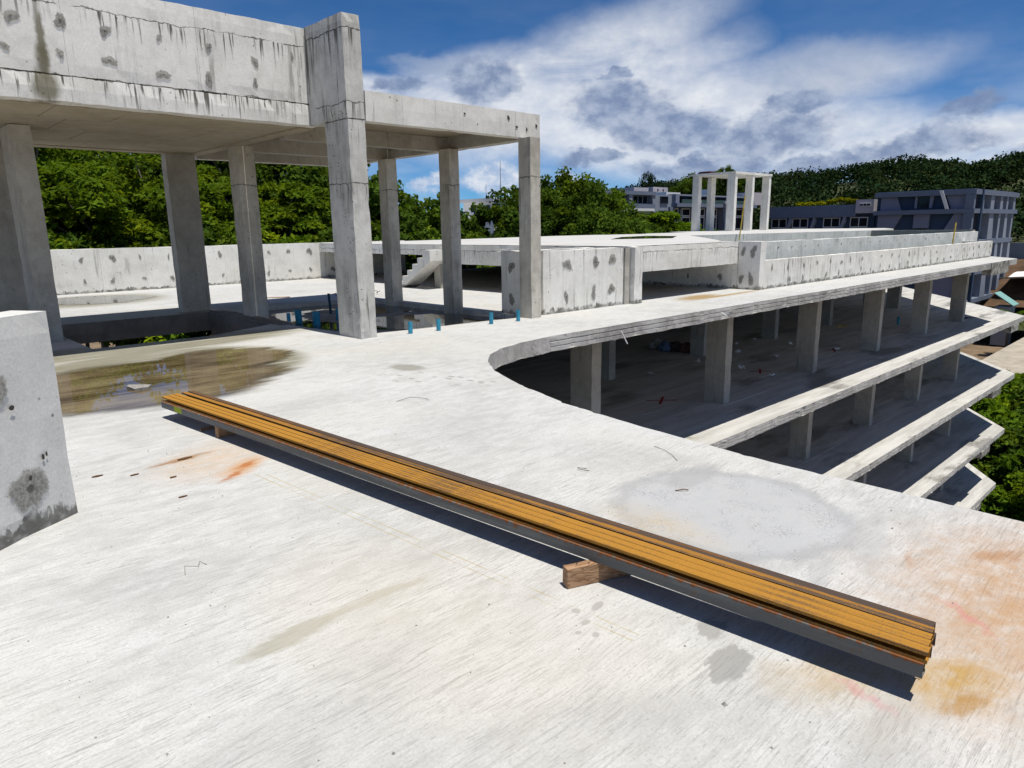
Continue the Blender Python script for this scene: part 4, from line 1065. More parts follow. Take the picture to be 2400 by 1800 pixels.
pipe(6.36, 12.15, -.1, .27, .070, 'thick blue pipe stub in the wet floor, front one of the two thick stubs')
pipe(7.55, 13.75, -.1, .44, .028, 'tall dark pipe stub standing highest among the blue stubs', plain('dark_blue_pipe', (0.02, 0.06, 0.10), 0.5), (-0.05, 0))
pipe(7.02, 12.52, -.1, .26, .034, 'thin blue pipe stub behind the big column, left of a pair')
pipe(7.08, 12.20, -.1, .26, .034, 'thin blue pipe stub behind the big column, right of a pair')
pipe(42.3, 10.6, -2.9, .42, .05, 'grey upright pipe stub on the sunny pointed end of the floor below', M_greypipe, cat='pipe', grp=None)
pipe(24.4, 14.3, -2.892, .42, .09, 'blue pipe stub on the shaded floor below between two rear columns')
pipe(34.6, 10.9, -2.892, .35, .06, 'blue pipe stub on the shaded floor near the far columns')

def bit(name, lab, cat, pts, r, mat, z=0.0):
    m = MB(); m.tube([(x, y, z + r + h) for x, y, h in pts], r, 5); return tag(m.build(name, mat), lab, cat)
bit('wire_bit', 'small hook of dark wire on the deck near the pale crackled patch', 'wire', [(3.55, 3.02, .0), (3.50, 3.06, .01), (3.48, 3.02, .012), (3.53, 2.98, .0)], .002, M_wire)
bit('twig', 'short brown twig lying on the pale crackled patch', 'twig', [(3.62, 2.34, .0), (3.66, 2.30, .01), (3.68, 2.28, .004)], .0035, M_flake)
bit('wire_bit', 'long thin curved wire lying on the deck near its broken edge', 'wire', [(4.30, 2.98, .0), (4.26, 2.86, .008), (4.20, 2.75, .006), (4.13, 2.66, 0)], .0016, M_wire)
bit('wire_bit', 'forked bit of wire on the deck beyond the steel bundle', 'wire', [(3.75, 5.65, 0), (3.90, 5.62, .02), (4.0, 5.50, .01), (4.0, 5.46, 0)], .0024, M_wire)
bit('wire_bit', 'crumpled wire on the deck left of the steel, in the open', 'wire', [(0.98, 3.42, 0), (1.0, 3.48, .02), (1.05, 3.44, .015), (1.08, 3.5, .01), (1.10, 3.46, 0)], .0013, M_wire)
for i, (x, y, s, lab) in enumerate([(1.05, 5.36, .035, 'dark rust flake left of the rust stain, furthest from steel'), (1.24, 5.20, .03, 'second dark rust flake on the deck left of the rust stain'), (1.62, 5.32, .06, 'long brown rust flake on the pale orange stain'), (1.34, 4.52, .025, 'lone brown rust flake below the orange stain'), (1.42, 4.95, .025, 'small grey flake between rust flakes and orange stain')]):
    m = MB(); n = 8
    rg = [(x + s * math.cos(2 * math.pi * k / n) * rng.uniform(.7, 1.2), y + 0.3 * s * math.sin(2 * math.pi * k / n) * rng.uniform(.6, 1.2)) for k in range(n)]
    m.prism(rg, 0.001, 0.009); tag(m.build('rust_flake', M_flake), lab, 'flake', 'rust flakes on the deck')
# flat broken stone in the puddle
m = MB(); rg = [(2.03, 8.30), (2.07, 8.36), (2.13, 8.33), (2.21, 8.27), (2.24, 8.17), (2.19, 8.10), (2.12, 8.07), (2.06, 8.12), (2.05, 8.2)]
m.prism(rg, 0.0, 0.03); m.v = [(x, y, z + (0.03 * noise.noise(Vector((x * 9, y * 9, 1))) if z > 0.01 else 0)) for x, y, z in m.v]
tag(m.build('stone', M_stone), 'flat broken grey stone lying in the brown puddle', 'stone')
tag(MB().tube([(7.6, 17.6, 0.0), (7.9, 17.3, 0.01), (8.25, 17.1, 0.015)], 0.014, 6).build('wood_stick', M_wood), 'thin stick lying on the sunny deck behind the wet floor', 'stick')
pts = [(9.0 + 1.3 * t2 + 0.12 * math.sin(t2 * 31), 16.4 - .4 * t2 + 0.10 * math.cos(t2 * 23), 0.03 + 0.06 * abs(math.sin(t2 * 17))) for t2 in np.linspace(0, 1, 46)]
tag(MB().tube([tuple(q) for q in pts], 0.008, 5).build('wire_coil', M_wire), 'tangled wire lying on the sunny deck beside slim rear column', 'wire')
# scattered grit
m = MB()
for i in range(900):
    if i < 560: x, y = rng.uniform(0.3, 4.4), rng.uniform(0.6, 7.0)
    else: x, y = rng.uniform(4, 14), rng.uniform(7.6, 9.2)
    s = abs(rng.normal(0.0, 0.0022)) + 0.0016
    if rng.random() < 0.03: s *= 1.6
    a = rng.uniform(0, 6.3); c, s2 = math.cos(a) * s, math.sin(a) * s
    m.add([(x + c, y + s2, 0), (x - s2, y + c, 0), (x - c, y - s2, 0), (x + s2, y - c, 0), (x + c * .2, y, s * 1.1)], [(0, 1, 4), (1, 2, 4), (2, 3, 4), (3, 0, 4)])
o = kind(m.build('gravel', M_stone), 'stuff'); o['label'] = 'fine grit scattered over the deck'; 
# splashes of mortar and loose strands hanging at the slab edge
for (x, z0, L) in [(9.6, -0.12, 0.22), (12.9, -0.1, 0.05)]:
    pts = [(x + 0.02 * k, EDGE - 0.04 - 0.012 * k, z0 - L * k / 5) for k in range(6)]
    MB().tube(pts, 0.012, 5).build('hanging_strand', M_paper, deck)

# ================================================================== BUILDINGS BEYOND
def bx(parent, name, mat, a, b):
    lo = [min(a[i], b[i]) for i in range(3)]; hi = [max(a[i], b[i]) for i in range(3)]
    m = MB(); m.box(lo, hi); return m.build(name, mat, parent)
def winY(parent, x0, x1, y, z0, z1, split=1, fr=0.08, mat=None, dep=0.25):
    """window in a wall facing -Y at plane y: frame proud of the wall, dark pane set in it"""
    m = MB(); f = fr
    m.box((x0, y - 0.06, z1 - f), (x1, y + dep, z1)); m.box((x0, y - 0.06, z0), (x1, y + dep, z0 + f))
    n = split
    for i in range(n + 1):
        xx = x0 + (x1 - x0 - f) * i / n; m.box((xx, y - 0.058, z0 + f), (xx + f, y + dep, z1 - f))
    w = m.build('window', mat or M_frame, parent)
    for i in range(n):
        xa = x0 + (x1 - x0 - f) * i / n + f; xb = x0 + (x1 - x0 - f) * (i + 1) / n
        bx(w, 'pane', M_glass, (xa, y - 0.01, z0 + f), (xb, y + 0.02, z1 - f))
def winX(parent, y0, y1, x, z0, z1, split=1, fr=0.08, mat=None):
    m = MB(); f = fr
    m.box((x - 0.06, y0, z1 - f), (x + 0.25, y1, z1)); m.box((x - 0.06, y0, z0), (x + 0.25, y1, z0 + f))
    for i in range(split + 1):
        yy = y0 + (y1 - y0 - f) * i / split; m.box((x - 0.058, yy, z0 + f), (x + 0.25, yy + f, z1 - f))
    w = m.build('window', mat or M_frame, parent)
    for i in range(split):
        ya = y0 + (y1 - y0 - f) * i / split + f; yb = y0 + (y1 - y0 - f) * (i + 1) / split
        bx(w, 'pane', M_glass, (x - 0.01, ya, z0 + f), (x + 0.02, yb, z1 - f))
def trapX(parent, name, mat, x, th, pts):      # slab on a wall facing -X; pts = (y, z)
    m = MB(); n = len(pts)
    m.add([(x, y, z) for y, z in pts] + [(x - th, y, z) for y, z in pts], [tuple(range(n)), tuple(n + i for i in reversed(range(n)))] + [(i, i + n, (i + 1) % n + n, (i + 1) % n) for i in range(n)])
    return m.build(name, mat, parent, fix=True)
def trapY(parent, name, mat, y, th, pts):
    m = MB(); n = len(pts)
    m.add([(x, y, z) for x, z in pts] + [(x, y - th, z) for x, z in pts], [tuple(range(n)), tuple(n + i for i in reversed(range(n)))] + [(i, i + n, (i + 1) % n + n, (i + 1) % n) for i in range(n)])
    return m.build(name, mat, parent, fix=True)

# --- right-hand block: one face to -X, one to -Y
X0, Y0 = 99.5, 24.26
rb = thing('apartment_building', 'blue grey four storey apartment block with slanted white fin and flat roof, by the hill', 'building', (X0, Y0, -14))
bx(rb, 'wall', M_bdark, (X0 + 0.9, Y0 + 1.3, -14), (X0 + 26, Y0 + 11.4, 4.9))
for z0, z1, pr in [(4.88, 5.46, 0.0), (2.66, 3.20, 0.0), (-1.15, -0.58, 0.1), (-4.9, -4.35, 0.1), (-8.55, -8.0, 0.1)]:
    bx(rb, 'floor_band', M_bband, (X0 + pr, Y0 + pr, z0), (X0 + 21.6 - pr * 5, Y0 + 11.5, z1))
bx(rb, 'parapet', M_bband, (X0 + 0.3, Y0 + 0.3, 5.465), (X0 + 21, Y0 + 11.3, 5.55))
for pts in [[(35.4, 3.22), (35.4, 4.86), (31.4, 4.86), (32.6, 3.22)] and [(35.1, 3.22), (35.1, 4.86), (33.2, 4.86), (32.6, 3.22)],
            [(27.6, 4.86), (25.1, 4.86), (25.1, 3.22), (26.9, 3.22)], [(31.05, 3.4), (31.05, 4.86), (30.78, 4.86), (30.78, 3.4)], [(29.36, 3.4), (29.36, 4.86), (28.9, 4.86), (29.1, 3.4)],
            [(35.3, -0.55), (35.3, 2.64), (32.4, 2.64), (34.0, -0.55)], [(31.0, 0.95), (31.0, 2.64), (29.2, 2.64), (29.2, 0.95)], [(25.0, -0.55), (25.0, 2.64), (26.5, 2.64), (28.1, -0.55)],
            [(25.0, -4.3), (25.0, -1.2), (27.6, -1.2), (29.4, -4.3)], [(35.3, -4.3), (35.3, -1.2), (31.6, -1.2), (31.6, -4.3)], [(25.0, -8.0), (25.0, -5.0), (28.0, -5.0), (29.6, -8.0)], [(35.3, -8.0), (35.3, -5.0), (32.0, -5.0), (33.2, -8.0)]]:
    trapX(rb, 'wall_panel', M_blight, X0 + 0.895, 0.35, pts)
winX(rb, 29.42, 30.72, X0 + 0.85, 3.42, 4.86, 1, 0.05, M_bdark); winX(rb, 29.55, 30.65, X0 + 0.85, -0.3, 0.93, 1, 0.05, M_bdark)
trapX(rb, 'slanted_fin', M_bwhite, X0 + 0.05, 0.12, [(28.25, 5.47), (27.85, 5.47), (26.98, 3.22), (27.38, 3.22)])
# -Y face: fins and deep windows
for k2, (z0, z1) in enumerate([(3.21, 4.87), (-0.57, 2.65), (-4.34, -1.16), (-7.99, -4.91)]):
    fx2 = [(0.05, 0.75), (3.2, 4.2), (7.7, 9.4), (12.4, 13.4), (15.7, 16.6), (19.4, 20.2)]
    for i, (a, b12) in enumerate(fx2):
        sl = (0.9 if (i + k2) % 2 else 0.0) * (z1 - z0) / 3
        lo = 0.0 if i == 0 else sl
        trapY(rb, 'fin', M_bmid if i else M_bband, Y0 + 1.1, 0.95, [(X0 + a, z1), (X0 + b12 + lo * 0.3, z1), (X0 + b12 + lo, z0), (X0 + a + lo * .2, z0)])
    for a, b13 in [(0.9, 3.1), (4.4, 7.6), (9.5, 12.3), (13.5, 15.6), (16.7, 19.3)]:
        winY(rb, X0 + a, X0 + b13, Y0 + 1.15, z0 + 0.05, z1 - 0.02, 2, 0.07, M_bmid)
bx(rb, 'wall', M_blight, (X0 + 1.3, Y0 + 0.9, -14), (X0 + 19.5, Y0 + 1.29, -8.56))
for a in (6.5, 9.0, 12.0): winY(rb, X0 + a, X0 + a + 1.1, Y0 + 0.9, -10.6, -9.4, 1, 0.06)
trapY(rb, 'corner_rib', M_bdark, Y0 + 0.2, 0.32, [(X0 + 2.55, 5.5), (X0 + 3.15, 5.5), (X0 + 3.15, -9), (X0 + 2.55, -9)])

# --- middle wing, facing -X, joined to the right-hand block
mw = thing('apartment_wing', 'low dark blue grey wing with white framed paired windows and planted roof edge', 'building', (101.5, 36.4, -14))
bx(mw, 'wall', M_bdark, (102.1, 36.4, -14), (116, 51.2, 4.18))
bx(mw, 'roof_band', M_bband, (101.5, 38.75, 2.55), (102.09, 51.1, 4.2))
bx(mw, 'floor_band', M_bband, (101.6, 36.5, -1.1), (102.09, 51.1, -0.5))
for y0 in (37.2, 40.9, 45.4, 48.6):
    winX(mw, y0, y0 + 2.35, 101.95, 1.15, 2.50, 2, 0.12); winX(mw, y0, y0 + 2.35, 101.95, -0.4, 1.1, 2, 0.12)
for y0 in (40.4, 44.6, 48.1):
    trapX(mw, 'slanted_fin', M_bmid, 102.08, 0.5, [(y0, 4.2), (y0 - 0.16, 4.2), (y0 - 0.35, 2.0), (y0 + 0.6, -0.5), (y0 + 0.85, -0.5), (y0, 2.4)])
bx(mw, 'roof_box', M_pink, (101.2, 36.38, 3.0), (104, 38.7, 4.8))
winX(mw, 36.75, 38.2, 101.15, 3.92, 4.28, 3, 0.06, M_frame)

# --- left-hand block facing -Y
Y1 = 49.57
lb = thing('apartment_building', 'blue grey apartment block with ribbon windows and pale rooftop boxes behind the tower frame', 'building', (58.9, Y1, -14))
bx(lb, 'wall', M_bdark, (59.6, Y1 + 1.2, -14), (94.5, Y1 + 12, 5.2))
bx(lb, 'wall', M_bmid, (58.95, Y1 + 0.6, 3.6), (61.0, Y1 + 1.19, 5.25))
bx(lb, 'roof_band', M_bband, (58.9, Y1, 5.22), (70.36, Y1 + 1.5, 5.62))
bx(lb, 'floor_band', M_bband, (58.95, Y1 + 0.1, 3.60), (70.4, Y1 + 1.5, 4.22))
for a, b14 in [(61.25, 65.45), (66.1, 69.85)]: winY(lb, a, b14, Y1 + 0.9, 4.225, 5.215, 4, 0.10, M_bmid)
for x in (60.75, 65.6, 70.0): trapY(lb, 'pier', M_bmid, Y1 + 0.7, 0.6, [(x - 0.3, 5.21), (x + 0.45, 5.21), (x + 0.25, 4.23), (x - 0.1, 4.23)])
for x in (61.5, 65.0, 68.0): winY(lb, x, x + 2.3, Y1 + 1.1, 1.2, 3.5, 2, 0.08, M_bmid)
bx(lb, 'wall', M_bmid, (70.42, Y1 + 0.35, -14), (74.1, Y1 + 1.19, 5.32))
winY(lb, 71.6, 73.2, Y1 + 0.3, 4.3, 5.15, 1, 0.06, M_bdark); winY(lb, 71.5, 73.1, Y1 + 0.3, 2.7, 3.5, 1, 0.06, M_bdark)
bx(lb, 'stair_wall', M_blight, (74.11, Y1 - 0.2, 4.0), (74.9, Y1 + 1.0, 5.45))
bx(lb, 'roof_band', M_bmid, (75.0, Y1 + 0.55, 5.33), (93.1, Y1 + 1.6, 5.5))
bx(lb, 'floor_band', M_bband, (74.0, Y1 - 0.5, 3.95), (93.6, Y1 + 1.15, 4.38))
for x in np.arange(75.4, 92.5, 2.9): winY(lb, x, x + 2.5, Y1 + 1.05, 4.4, 5.3, 2, 0.05, M_bdark)
m = MB(); m.box((75.1, Y1 - 0.45, 4.40), (92.9, Y1 - 0.42, 4.85)); m.build('glass_rail', M_rail, lb)
for x in (77.3, 84.6): bx(lb, 'planter', M_pink, (x, Y1 - 0.8, 4.385), (x + 1.6, Y1 - 0.5, 4.75))
for x in (74.5, 77.2, 80.6, 83.6, 87.2, 90.4):
    winY(lb, x, x + 1.9, Y1 + 0.95, 2.85, 3.85, 1, 0.14); winY(lb, x, x + 1.9, Y1 + 0.95, 1.1, 2.8, 1, 0.14)
for x in (73.9, 79.5, 86.1, 92.4): trapY(lb, 'slanted_fin', M_bband, Y1 + 1.0, 0.9, [(x - 0.5, 3.94), (x + 0.5, 3.94), (x + 1.5, -1), (x + 0.6, -1)])
bx(lb, 'roof_box', M_pink, (73.9, Y1 + 5.9, 5.21), (77.0, Y1 + 9, 6.55)); bx(lb, 'roof_box', M_pink, (77.3, Y1 + 5.4, 5.21), (80.6, Y1 + 9, 6.65))
bx(lb, 'roof_box', M_pink, (93.2, Y1 + 0.2, 4.4), (96.4, Y1 + 2.5, 6.1))
for x in (78.2, 79.4): bx(lb, 'vent', M_glass, (x, Y1 + 5.35, 6.2), (x + 0.25, Y1 + 5.398, 6.4))
for i in range(2): bx(lb, 'vent', M_bwhite, (88.0 + i * 0.9, Y1 + 4, 5.3), (88.6 + i * 0.9, Y1 + 5, 6.55))
bx(lb, 'roof_unit', M_bwhite, (76.2, Y1 + 2.6, 5.21), (79.3, Y1 + 4.2, 5.85))
# --- flat-roofed pale house in front of it
ch = thing('pale_house', 'cream house with a thin flat white roof half hidden by trees', 'house', (49, 40, -14))
bx(ch, 'roof', M_bwhite, (48.4, 39.6, 3.06), (56.0, 46, 3.30)); bx(ch, 'fascia', M_cream, (48.6, 39.9, 2.84), (55.8, 45.8, 3.058))
bx(ch, 'wall', M_cream, (54.6, 40.0, -14), (55.3, 45, 2.83)); bx(ch, 'wall', M_glass, (49.0, 42.5, -14), (54.59, 45, 2.83))
bx(ch, 'terrace_slab', M_bwhite, (53.5, 37.6, 0.75), (58.6, 39.59, 0.95))
m = MB(); m.box((54.8, 38.0, 0.955), (58.5, 38.03, 1.9)); m.build('glass_rail', M_rail, ch)
bx(ch, 'planter', M_bwhite, (56.0, 38.2, 0.955), (57.3, 38.8, 1.35))
# --- white building far beyond the trees, with mast
wb = thing('white_building', 'distant white flat roofed building with thin mast seen between the slim columns', 'building', (106, 118, -14))
bx(wb, 'wall', M_bwhite, (106.0, 117.5, -14), (116.0, 128, 7.6)); bx(wb, 'roof', M_bwhite, (105.2, 116.7, 7.61), (117, 129, 8.35))
bx(wb, 'wall', M_bwhite, (98, 121, -14), (105.9, 132, 4.6))
for x in (106.6, 108.6, 110.6):
    for z in (3.8, 5.8): winY(wb, x, x + 1.3, 117.5, z, z + 1.4, 1, 0.1)
for k2 in range(3): winX(wb, 118.6 + 2.6 * k2, 120.2 + 2.6 * k2, 106.0, 5.3, 7.0, 1, 0.1)
MB().tube([(109.5, 119, 8.3), (109.5, 119, 16.5)], [0.11, 0.05], 6).build('mast', M_greypipe, wb)
MB().tube([(106.9, 121, 8.3), (106.9, 121, 11.5)], [0.07, 0.04], 6).build('mast', M_greypipe, wb)
hr = thing('red_roof_house', 'dark red roofed brown house on the wooded hill behind the tower frame', 'house', (141, 86, 2))
bx(hr, 'wall', M_terra, (139.9, 85.0, 2.0), (142.0, 86.8, 12.3)); bx(hr, 'roof', M_red, (139.6, 84.6, 12.31), (142.4, 87.2, 13.2))
wt2 = thing('white_tent', 'white canopy roof stretched beyond the right end of the block', 'canopy', (112, 15, -9))
m = MB()
for i in range(9):
    for j in range(4): m.v.append((113.0 + i * 1.4, 15.0 + j * 2.9 - i * .05, -5.0 - 0.35 * math.sin(i * 0.8) - 0.25 * j))
for i in range(8):
    for j in range(3): m.f.append((i * 4 + j, (i + 1) * 4 + j, (i + 1) * 4 + j + 1, i * 4 + j + 1))
m.build('canopy_sheet', M_bwhite, wt2)
for i in (0, 3, 6): MB().tube([(114 + 1.6 * i, 14.8 - .1 * i, -14), (114 + 1.6 * i, 14.8 - .1 * i, -5.5)], 0.08, 6).build('post', M_greypipe, wt2)
tr2 = thing('teal_roof_shed', 'small shed with a sloping pale teal roof at the foot of the block', 'shed', (110, 16, -14))
m = MB(); m.hexa([(106.5, 20.4, -8.9), (109.5, 20.4, -8.9), (109.5, 22.6, -7.4), (106.5, 22.6, -7.4), (106.5, 20.4, -8.78), (109.5, 20.4, -8.78), (109.5, 22.6, -7.28), (106.5, 22.6, -7.28)]); m.build('roof', M_teal, tr2)
bx(tr2, 'wall', M_bmid, (106.7, 20.7, -14), (109.3, 22.4, -9.0))
fw = thing('board_fence', 'weathered grey board fence beside the path below the pointed floors', 'fence', (66, 13, -13))
for i in range(14):
    t2 = i / 13; x, y = 64.5 + 5.2 * t2, 13.6 - 2.6 * t2
    m = MB(); m.rbox((x, y, -13.9), (x + 0.36, y + 0.05, -11.3 + 0.1 * rng.uniform(-1, 1)), 1.0, 0.01, 0.01); m.build('board', M_fence, fw)

# ================================================================== HILL
ridge = [(110, 215, -6), (130, 200, -5), (150, 180, 2), (165, 155, 7), (180, 130, 9.5), (186.7, 116.4, 11.9), (192.7, 106, 11.4), (197.5, 97, 11.9), (203, 85, 12.2), (206.7, 75, 13.9), (210, 66, 14.2), (211.9, 59, 13.0),
         (213.3, 53.8, 12.6), (214.4, 49.5, 13.6), (215.6, 43.7, 14.4), (217, 25, 17), (215, 0, 19), (208, -40, 16), (190, -90, 9)]
FR = [0.50, 0.56, 0.62, 0.70, 0.78, 0.86, 0.93, 1.0, 1.08, 1.25, 1.5]
def hill_z(f, zr): return -12 + (zr + 12) * (min(1, max(0, (f - 0.50) / 0.50)) ** 0.72 if f <= 1 else 1 - (f - 1) * 0.9)
m = MB()
for (x, y, zr) in ridge:
    for f in FR: m.v.append((x * f, y * f, hill_z(f, zr) + (0.8 * noise.noise(Vector((x * f * .06, y * f * .06, 0))))))
k2 = len(FR)
for i in range(len(ridge) - 1):
    for j in range(k2 - 1): m.f.append((i * k2 + j, (i + 1) * k2 + j, (i + 1) * k2 + j + 1, i * k2 + j + 1))
M_hill = plain('hill_soil', (0.045, 0.055, 0.02), 0.95, var=0.3, scale=0.2)
kind(m.build('hill', M_hill, smooth=True, fix=True), 'structure')

m = MB(); sub = ridge[12:18]; ff = [0.515, 0.53, 0.55, 0.57, 0.59]
for (x, y, zr) in sub:
    for f in ff: m.v.append((x * f, y * f, hill_z(f, zr) + 0.5 + 0.4 * noise.noise(Vector((x * f * .2, y * f * .2, 3)))))
for i in range(len(sub) - 1):
    for j in range(4): m.f.append((i * 5 + j, (i + 1) * 5 + j, (i + 1) * 5 + j + 1, i * 5 + j + 1))
kind(m.build('earth_bank', plain('bare_brown_soil', (0.085, 0.05, 0.027), 0.95, var=0.4, scale=0.6), smooth=True, fix=True), 'structure')
gw = thing('boundary_wall', 'long low grey wall above the bare earth bank at the right edge', 'wall', (150, 30, -6))
for i in range(len(sub) - 1):
    p, q = sub[i], sub[i + 1]; f = 0.595; zb = hill_z(f, p[2]) + 0.5
    m = MB(); m.hexa([(p[0] * f, p[1] * f, zb - 2), (p[0] * f + .3, p[1] * f, zb - 2), (q[0] * f + .3, q[1] * f, zb - 2), (q[0] * f, q[1] * f, zb - 2), (p[0] * f, p[1] * f, zb + 2), (p[0] * f + .3, p[1] * f, zb + 2), (q[0] * f + .3, q[1] * f, zb + 2), (q[0] * f, q[1] * f, zb + 2)])
    m.build('wall_panel', M_bmid, gw, fix=True)

# ================================================================== FOLIAGE
def leaf_mesh(name, C, U, V, tone, mat):
    """quads centred at C with half axes U, V; tone per quad"""
    n = len(C)
    v = np.empty((n, 4, 3), np.float32)
    v[:, 0] = C - U; v[:, 1] = C - V * 0.9 + U * 0.15; v[:, 2] = C + U; v[:, 3] = C + V * 0.9 + U * 0.15
    me = bpy.data.meshes.new(name)
    me.vertices.add(n * 4); me.vertices.foreach_set('co', v.reshape(-1))
    me.loops.add(n * 4); me.loops.foreach_set('vertex_index', np.arange(n * 4, dtype=np.int32))
    me.polygons.add(n); me.polygons.foreach_set('loop_start', np.arange(0, n * 4, 4, dtype=np.int32))
    me.polygons.foreach_set('loop_total', np.full(n, 4, np.int32))
    me.update(calc_edges=True)
    a = me.color_attributes.new('tone', 'FLOAT_COLOR', 'CORNER')
    a.data.foreach_set('color', np.repeat(np.concatenate([tone, np.ones((n, 1))], 1), 4, axis=0).astype(np.float32).reshape(-1))
    me.materials.append(mat)
    return me
def unit(a): return a / (np.linalg.norm(a, axis=1, keepdims=True) + 1e-9)
def sprays(centers, rad, n_per, size, elong, upbias, g, flat=0.6, droop=0.0, tonevar=0.25, outc=None):
    """leaves gathered in clumps around the given centres"""
    nC = len(centers); n = nC * n_per
    base = np.repeat(centers, n_per, 0)
    off = unit(g.normal(size=(n, 3))) * (g.random((n, 1)) ** 0.45)
    off[:, 2] *= flat
    r = np.repeat(rad, n_per)[:, None]
    C = base + off * r
    C[:, 2] -= droop * (off[:, 0] ** 2 + off[:, 1] ** 2) * r[:, 0]
    N = unit(g.normal(size=(n, 3)) + np.array([0, 0, upbias]) + off * 0.6)
    T = unit(np.cross(N, g.normal(size=(n, 3)) + off * [0.5, 0.5, 0]))
    B = np.cross(N, T)
    s = size * g.uniform(0.65, 1.25, (n, 1))
    ct = np.repeat(g.uniform(1 - tonevar, 1 + tonevar, nC), n_per)[:, None]
    lt = g.uniform(0.8, 1.2, (n, 1))
    yel = np.repeat(g.random(nC) ** 5, n_per)[:, None]
    tone = ct * lt * (np.array([1.0, 1.0, 1.0]) + yel * np.array([1.3, 0.8, -0.1]))
    return C, T * s * elong, B * s, tone
def crown_points(n, rx, rz, cz, g, lobes=7):
    L = np.stack([g.uniform(-.55, .55, lobes) * rx, g.uniform(-.55, .55, lobes) * rx, cz + g.uniform(-.45, .5, lobes) * rz], 1)
    lr = g.uniform(.42, .68, lobes)
    i = g.integers(0, lobes, n)
    d = unit(g.normal(size=(n, 3)) + np.array([0, 0, 0.25]))
    rr = g.uniform(0.72, 1.0, (n, 1))
    return L[i] + d * rr * (lr[i][:, None] * np.array([rx, rx, rz * 0.9]))
PROTO = {}
def make_tree(key, kind_, h, rx, rz, seed, mat, n_cl=150, n_per=85, size=0.13, elong=1.5, clump=0.75, flat=0.55, upb=0.8, droop=0.0, trunk_r=0.22):
    g = np.random.default_rng(seed)
    cz = h - rz
    P = crown_points(n_cl, rx, rz, cz, g)
    C, U, V, tone = sprays(P, np.full(n_cl, clump) * g.uniform(.7, 1.3, n_cl), n_per, size, elong, upb, g, flat, droop)
    cm = leaf_mesh('crown', C, U, V, tone, mat)
    t = MB()
    bend = g.uniform(-.4, .4, 2)
    pts = [(bend[0] * k * k / 16, bend[1] * k * k / 16, cz * 1.0 * k / 4) for k in range(5)]
    t.tube(pts, [trunk_r, trunk_r * .85, trunk_r * .75, trunk_r * .62, trunk_r * .45], 7)
    for k in range(16):
        q = P[g.integers(0, n_cl)]; s0 = g.uniform(0.45, 1.0); p0 = np.array(pts[-1]) * s0
        mid = (p0 + q) / 2 + g.normal(size=3) * 0.35
        t.tube([tuple(p0), tuple(mid), tuple(q)], [trunk_r * .42, trunk_r * .25, 0.03], 5)
    tm = bpy.data.meshes.new('trunk'); tm.from_pydata(t.v, [], t.f); tm.materials.append(M_bark)
    PROTO[key] = (cm, tm)
def place(key, name, x, y, z, s, rot, label, cat='tree', group=None, sz=None):
    cm, tm = PROTO[key]
    e = thing(name, label, cat, (x, y, z), group)
    for nm, me in (('trunk', tm), ('crown', cm)):
        o = bpy.data.objects.new(nm, me); COL.objects.link(o); o.parent = e
    e.rotation_euler[2] = rot; e.scale = (s, s, sz or s)
    return e
make_tree('fa', 'feather', 15, 5.2, 4.8, 1, M_leafA, 190, 95, 0.085, 2.3, 0.85, 0.28, 1.6, 0.35)
make_tree('fb', 'feather', 15, 4.6, 5.2, 2, M_leafA, 180, 95, 0.085, 2.3, 0.80, 0.28, 1.6, 0.35)
make_tree('ba', 'broad', 14, 4.4, 4.6, 3, M_leafB, 200, 90, 0.115, 1.5, 0.72, 0.7, 0.7)
make_tree('bb', 'broad', 14, 4.0, 5.0, 4, M_leafB, 190, 90, 0.115, 1.5, 0.70, 0.7, 0.7)
make_tree('bc', 'broad', 14, 3.4, 4.0, 5, M_leafB, 120, 100, 0.13, 1.5, 0.62, 0.75, 0.7)
make_tree('sa', 'shrub', 5.0, 2.6, 2.3, 6, M_leafD, 110, 85, 0.105, 1.7, 0.55, 0.6, 0.9, 0.15, 0.08)
make_tree('sb', 'shrub', 5.0, 2.4, 2.3, 7, M_leafB, 110, 85, 0.105, 1.6, 0.55, 0.7, 0.9, 0.1, 0.08)
def above(px_az, dist, top):   # helper turning bearing and distance into a place
    a = AZ - R(px_az)
    return math.cos(a) * dist, math.sin(a) * dist
GT = 'trees in the thick row behind the back wall'
g = np.random.default_rng(5)
